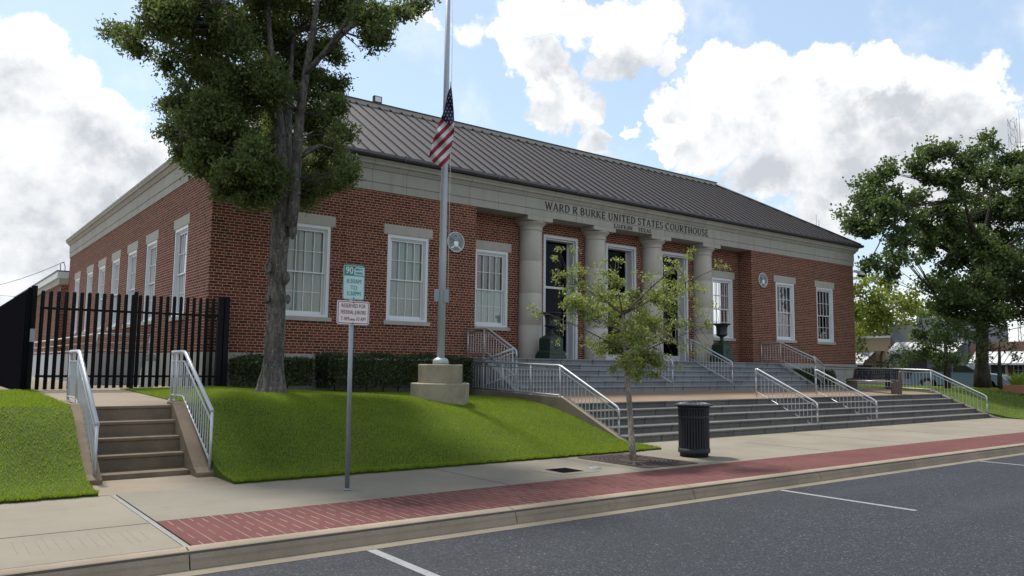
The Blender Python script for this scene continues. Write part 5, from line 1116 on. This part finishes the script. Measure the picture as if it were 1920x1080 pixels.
root = thing('shop', 'brown brick shop with white ribbed awning and dark door', 'building', (44, 2, gz), 'shops across the side street')
mb = MB(); mb.box(40.0, 47, -3, 6.3, gz, 3.62); part(mb, 'wall', 'brownwall', root)
mb = MB(); awning(mb, 38.7, 39.98, -2.8, 5.9, 2.16, 2.95); part(mb, 'awning', ['awning', 'awning_seam'], root)
mb = MB(); mb.box(39.9, 39.99, 3.9, 4.05, gz, 2.2); mb.box(39.9, 39.99, 4.93, 5.08, gz, 2.2); mb.box(39.9, 39.99, 4.05, 4.93, 2.08, 2.2); f_ = part(mb, 'door_frame', 'cream', root)
mb = MB(); mb.box(39.93, 39.985, 4.051, 4.929, gz, 2.079); mb.build('door', 'door_dark', f_)
for y in (2.4, 5.35):
    mb = MB(); w_ = 1.15 if y < 5 else .7; mb.box(39.9, 39.99, y, y + w_, 1.25, 1.33); mb.box(39.9, 39.99, y, y + w_, 2.06, 2.14)
    for k in range(5): mb.box(39.9, 39.985, y + (w_ - .04) * k / 4, y + (w_ - .04) * k / 4 + .04, 1.33, 2.06)
    mb.box(39.9, 39.982, y + .04, y + w_ - .04, 1.68, 1.71); f_ = part(mb, 'window', 'cream', root); mb = MB(); mb.box(39.94, 39.975, y + .02, y + w_ - .02, 1.34, 2.05); mb.build('pane', 'door_dark', f_)
root = thing('shop', 'blue-grey metal sided building rising behind the ribbed awning shop', 'building', (52, 2, gz), 'shops across the side street')
mb = MB(); mb.box(49, 60, -6, 5, gz, 6.0); part(mb, 'wall', 'greywall', root); mb = MB(); mb.box(48.9, 60, -6.1, 5.1, 6.001, 6.15); part(mb, 'coping', 'gutter', root)
# low building far behind the gate
root = thing('low_building', 'low grey building far behind the black gate', 'building', tuple(at(70, 660, 90)), None)
q = at(70, 665, 90); mb = MB(); mb.box(q.x - 9, q.x + 9, q.y, q.y + 8, .9, 3.7); part(mb, 'wall', 'ramp', root); mb = MB(); mb.box(q.x - 9.3, q.x + 9.3, q.y - .3, q.y + 8.3, 3.701, 4.0); part(mb, 'roof', 'gutter', root)
for k in range(6): mb = MB(); mb.box(q.x - 7.5 + 2.6 * k, q.x - 6.1 + 2.6 * k, q.y - .06, q.y + .05, 1.8, 3.0); part(mb, 'window', 'door_dark', root)
# blue car behind the lawn
def car(label, cx, cy, z, ang):
    root = thing('parked_car', label, 'car', (0, 0, 0)); W2 = .88
    prof = [(-2.25, .35), (-2.28, .62), (-2.15, .86), (-1.25, .95), (-.55, 1.38), (.85, 1.42), (1.55, 1.02), (2.1, .95), (2.25, .75), (2.25, .35), (1.85, .30), (1.75, .52), (1.5, .64), (1.25, .64), (1.0, .52), (.9, .28), (-.95, .28), (-1.05, .52), (-1.3, .64), (-1.55, .64), (-1.8, .52), (-1.9, .30)]
    mb = MB(); mb.prism(prof, 'Y', -W2, W2); bevel(part(mb, 'body', 'car_blue', root), .05)
    for s_ in (-1, 1):
        mb = MB(); mb.prism([(-1.1, .97), (-.5, 1.33), (.1, 1.35), (.1, .97)], 'Y', s_ * W2 - .01, s_ * W2 + .01); mb.prism([(.16, .97), (.16, 1.35), (.8, 1.36), (1.3, 1.03)], 'Y', s_ * W2 - .01, s_ * W2 + .01); part(mb, 'side_window', 'door_dark', root)
        for x in (-1.42, 1.38):
            mb = MB(); mb.prism([(x + .31 * cos(a), .31 + .31 * sin(a)) for a in np.linspace(0, 2 * pi, 22)[:-1]], 'Y', s_ * W2 - .1, s_ * W2 + .06); w_ = part(mb, 'wheel', 'tyre', root)
            mb = MB(); mb.prism([(x + .18 * cos(a), .31 + .18 * sin(a)) for a in np.linspace(0, 2 * pi, 16)[:-1]], 'Y', s_ * (W2 + .03) - .036, s_ * (W2 + .03) + .036); mb.build('rim', 'alu', w_)
        mb = MB(); mb.box(-2.295, -2.2, s_ * .68 - .16, s_ * .68 + .16, .66, .80); part(mb, 'headlight', 'camwhite', root)
    mb = MB(); mb.poly([(-1.235, -.74, .975), (-1.235, .74, .975), (-.60, .66, 1.365), (-.60, -.66, 1.365)]); part(mb, 'windscreen', 'door_dark', root)
    root.location = (cx, cy, z); root.rotation_euler = (0, 0, ang); return root
q = at(1800, 724, 43); car('blue car parked on the side street behind the big trunk', q.x, q.y, .551, radians(100))
q = at(1700, 724, 44)
# planter with arching leaves
q = at(1908, 732, 34); pz = float(rlawn_z(q.x, q.y)); root = thing('planter', 'clay planter with bright arching yellow-green leaves at the lawn edge', 'planter', (q.x, q.y, pz))
mb = MB(); mb.box(q.x - .55, q.x + .55, q.y - .55, q.y + .55, pz - .05, pz + .32); bevel(part(mb, 'tub', 'planter', root), .03)
mb = MB()
for k in range(70):
    a = rng.uniform(0, 2 * pi); l_ = rng.uniform(.5, .95); h_ = rng.uniform(.35, .8); d_ = Vector((cos(a), sin(a), 0)); s_ = d_.cross(Vector((0, 0, 1))) * .035; b0 = Vector((q.x, q.y, pz + .3)) + d_ * rng.uniform(0, .3)
    pr = None
    for i in range(5):
        t_ = i / 4; c = b0 + d_ * l_ * t_ + Vector((0, 0, h_ * (2 * t_ - 1.25 * t_ * t_))); w_ = s_ * (1 - t_ * .9)
        if pr: mb.poly([pr[0] - pr[1], pr[0] + pr[1], c + w_, c - w_])
        pr = (c, w_)
part(mb, 'leaves', 'palm', root)
# lattice masts
def mast(label, u, vtop, depth, w, arm):
    top = at(u, vtop, depth); root = thing('radio_mast', label, 'mast', (top.x, top.y, .3)); mb = MB(); c = [(-w, -w), (w, -w), (w, w), (-w, w)]; r_ = w * .10
    for x, y in c: mb.tube([(top.x + x, top.y + y, .3), (top.x + x, top.y + y, top.z)], r_, 5)
    z = .3; st_ = w * 2.6; k = 0
    while z < top.z - st_ * .3:
        for i in range(4):
            a, b = c[i], c[(i + 1) % 4]; 
            if k % 2: a, b = b, a
            mb.tube([(top.x + a[0], top.y + a[1], z), (top.x + b[0], top.y + b[1], min(z + st_, top.z))], r_ * .6, 4, 0, False)
        z += st_; k += 1
    part(mb, 'lattice', 'tower', root)
    if arm:
        mb = MB(); e_ = top + RH * w * 5 - Vector((0, 0, w * 8)); b_ = top + RH * w - Vector((0, 0, w * 8)); mb.tube([b_, e_], r_ * .8, 5); mb.tube([b_ - Vector((0, 0, w * 1.6)), e_ - Vector((0, 0, w * 1.6))], r_ * .8, 5)
        for f in (.35, 1.0): p = b_.lerp(e_, f); mb.tube([p - Vector((0, 0, w * 2)), p + Vector((0, 0, w * 11))], r_ * .8, 5)
        part(mb, 'antenna', 'tower', root)
mast('tall grey lattice radio mast rising behind the broad tree at right', 1897, 222, 150, .58, True)
root = thing('radio_mast', 'thin far antenna pair just above the right end of the roof', 'mast', tuple(at(1531, 470, 120)))
mb = MB()
for u, v in ((1530, 403), (1535, 412)): a = at(u, v, 120); mb.tube([(a.x, a.y, .3), (a.x, a.y, a.z)], .06, 5)
part(mb, 'antenna', 'tower', root)
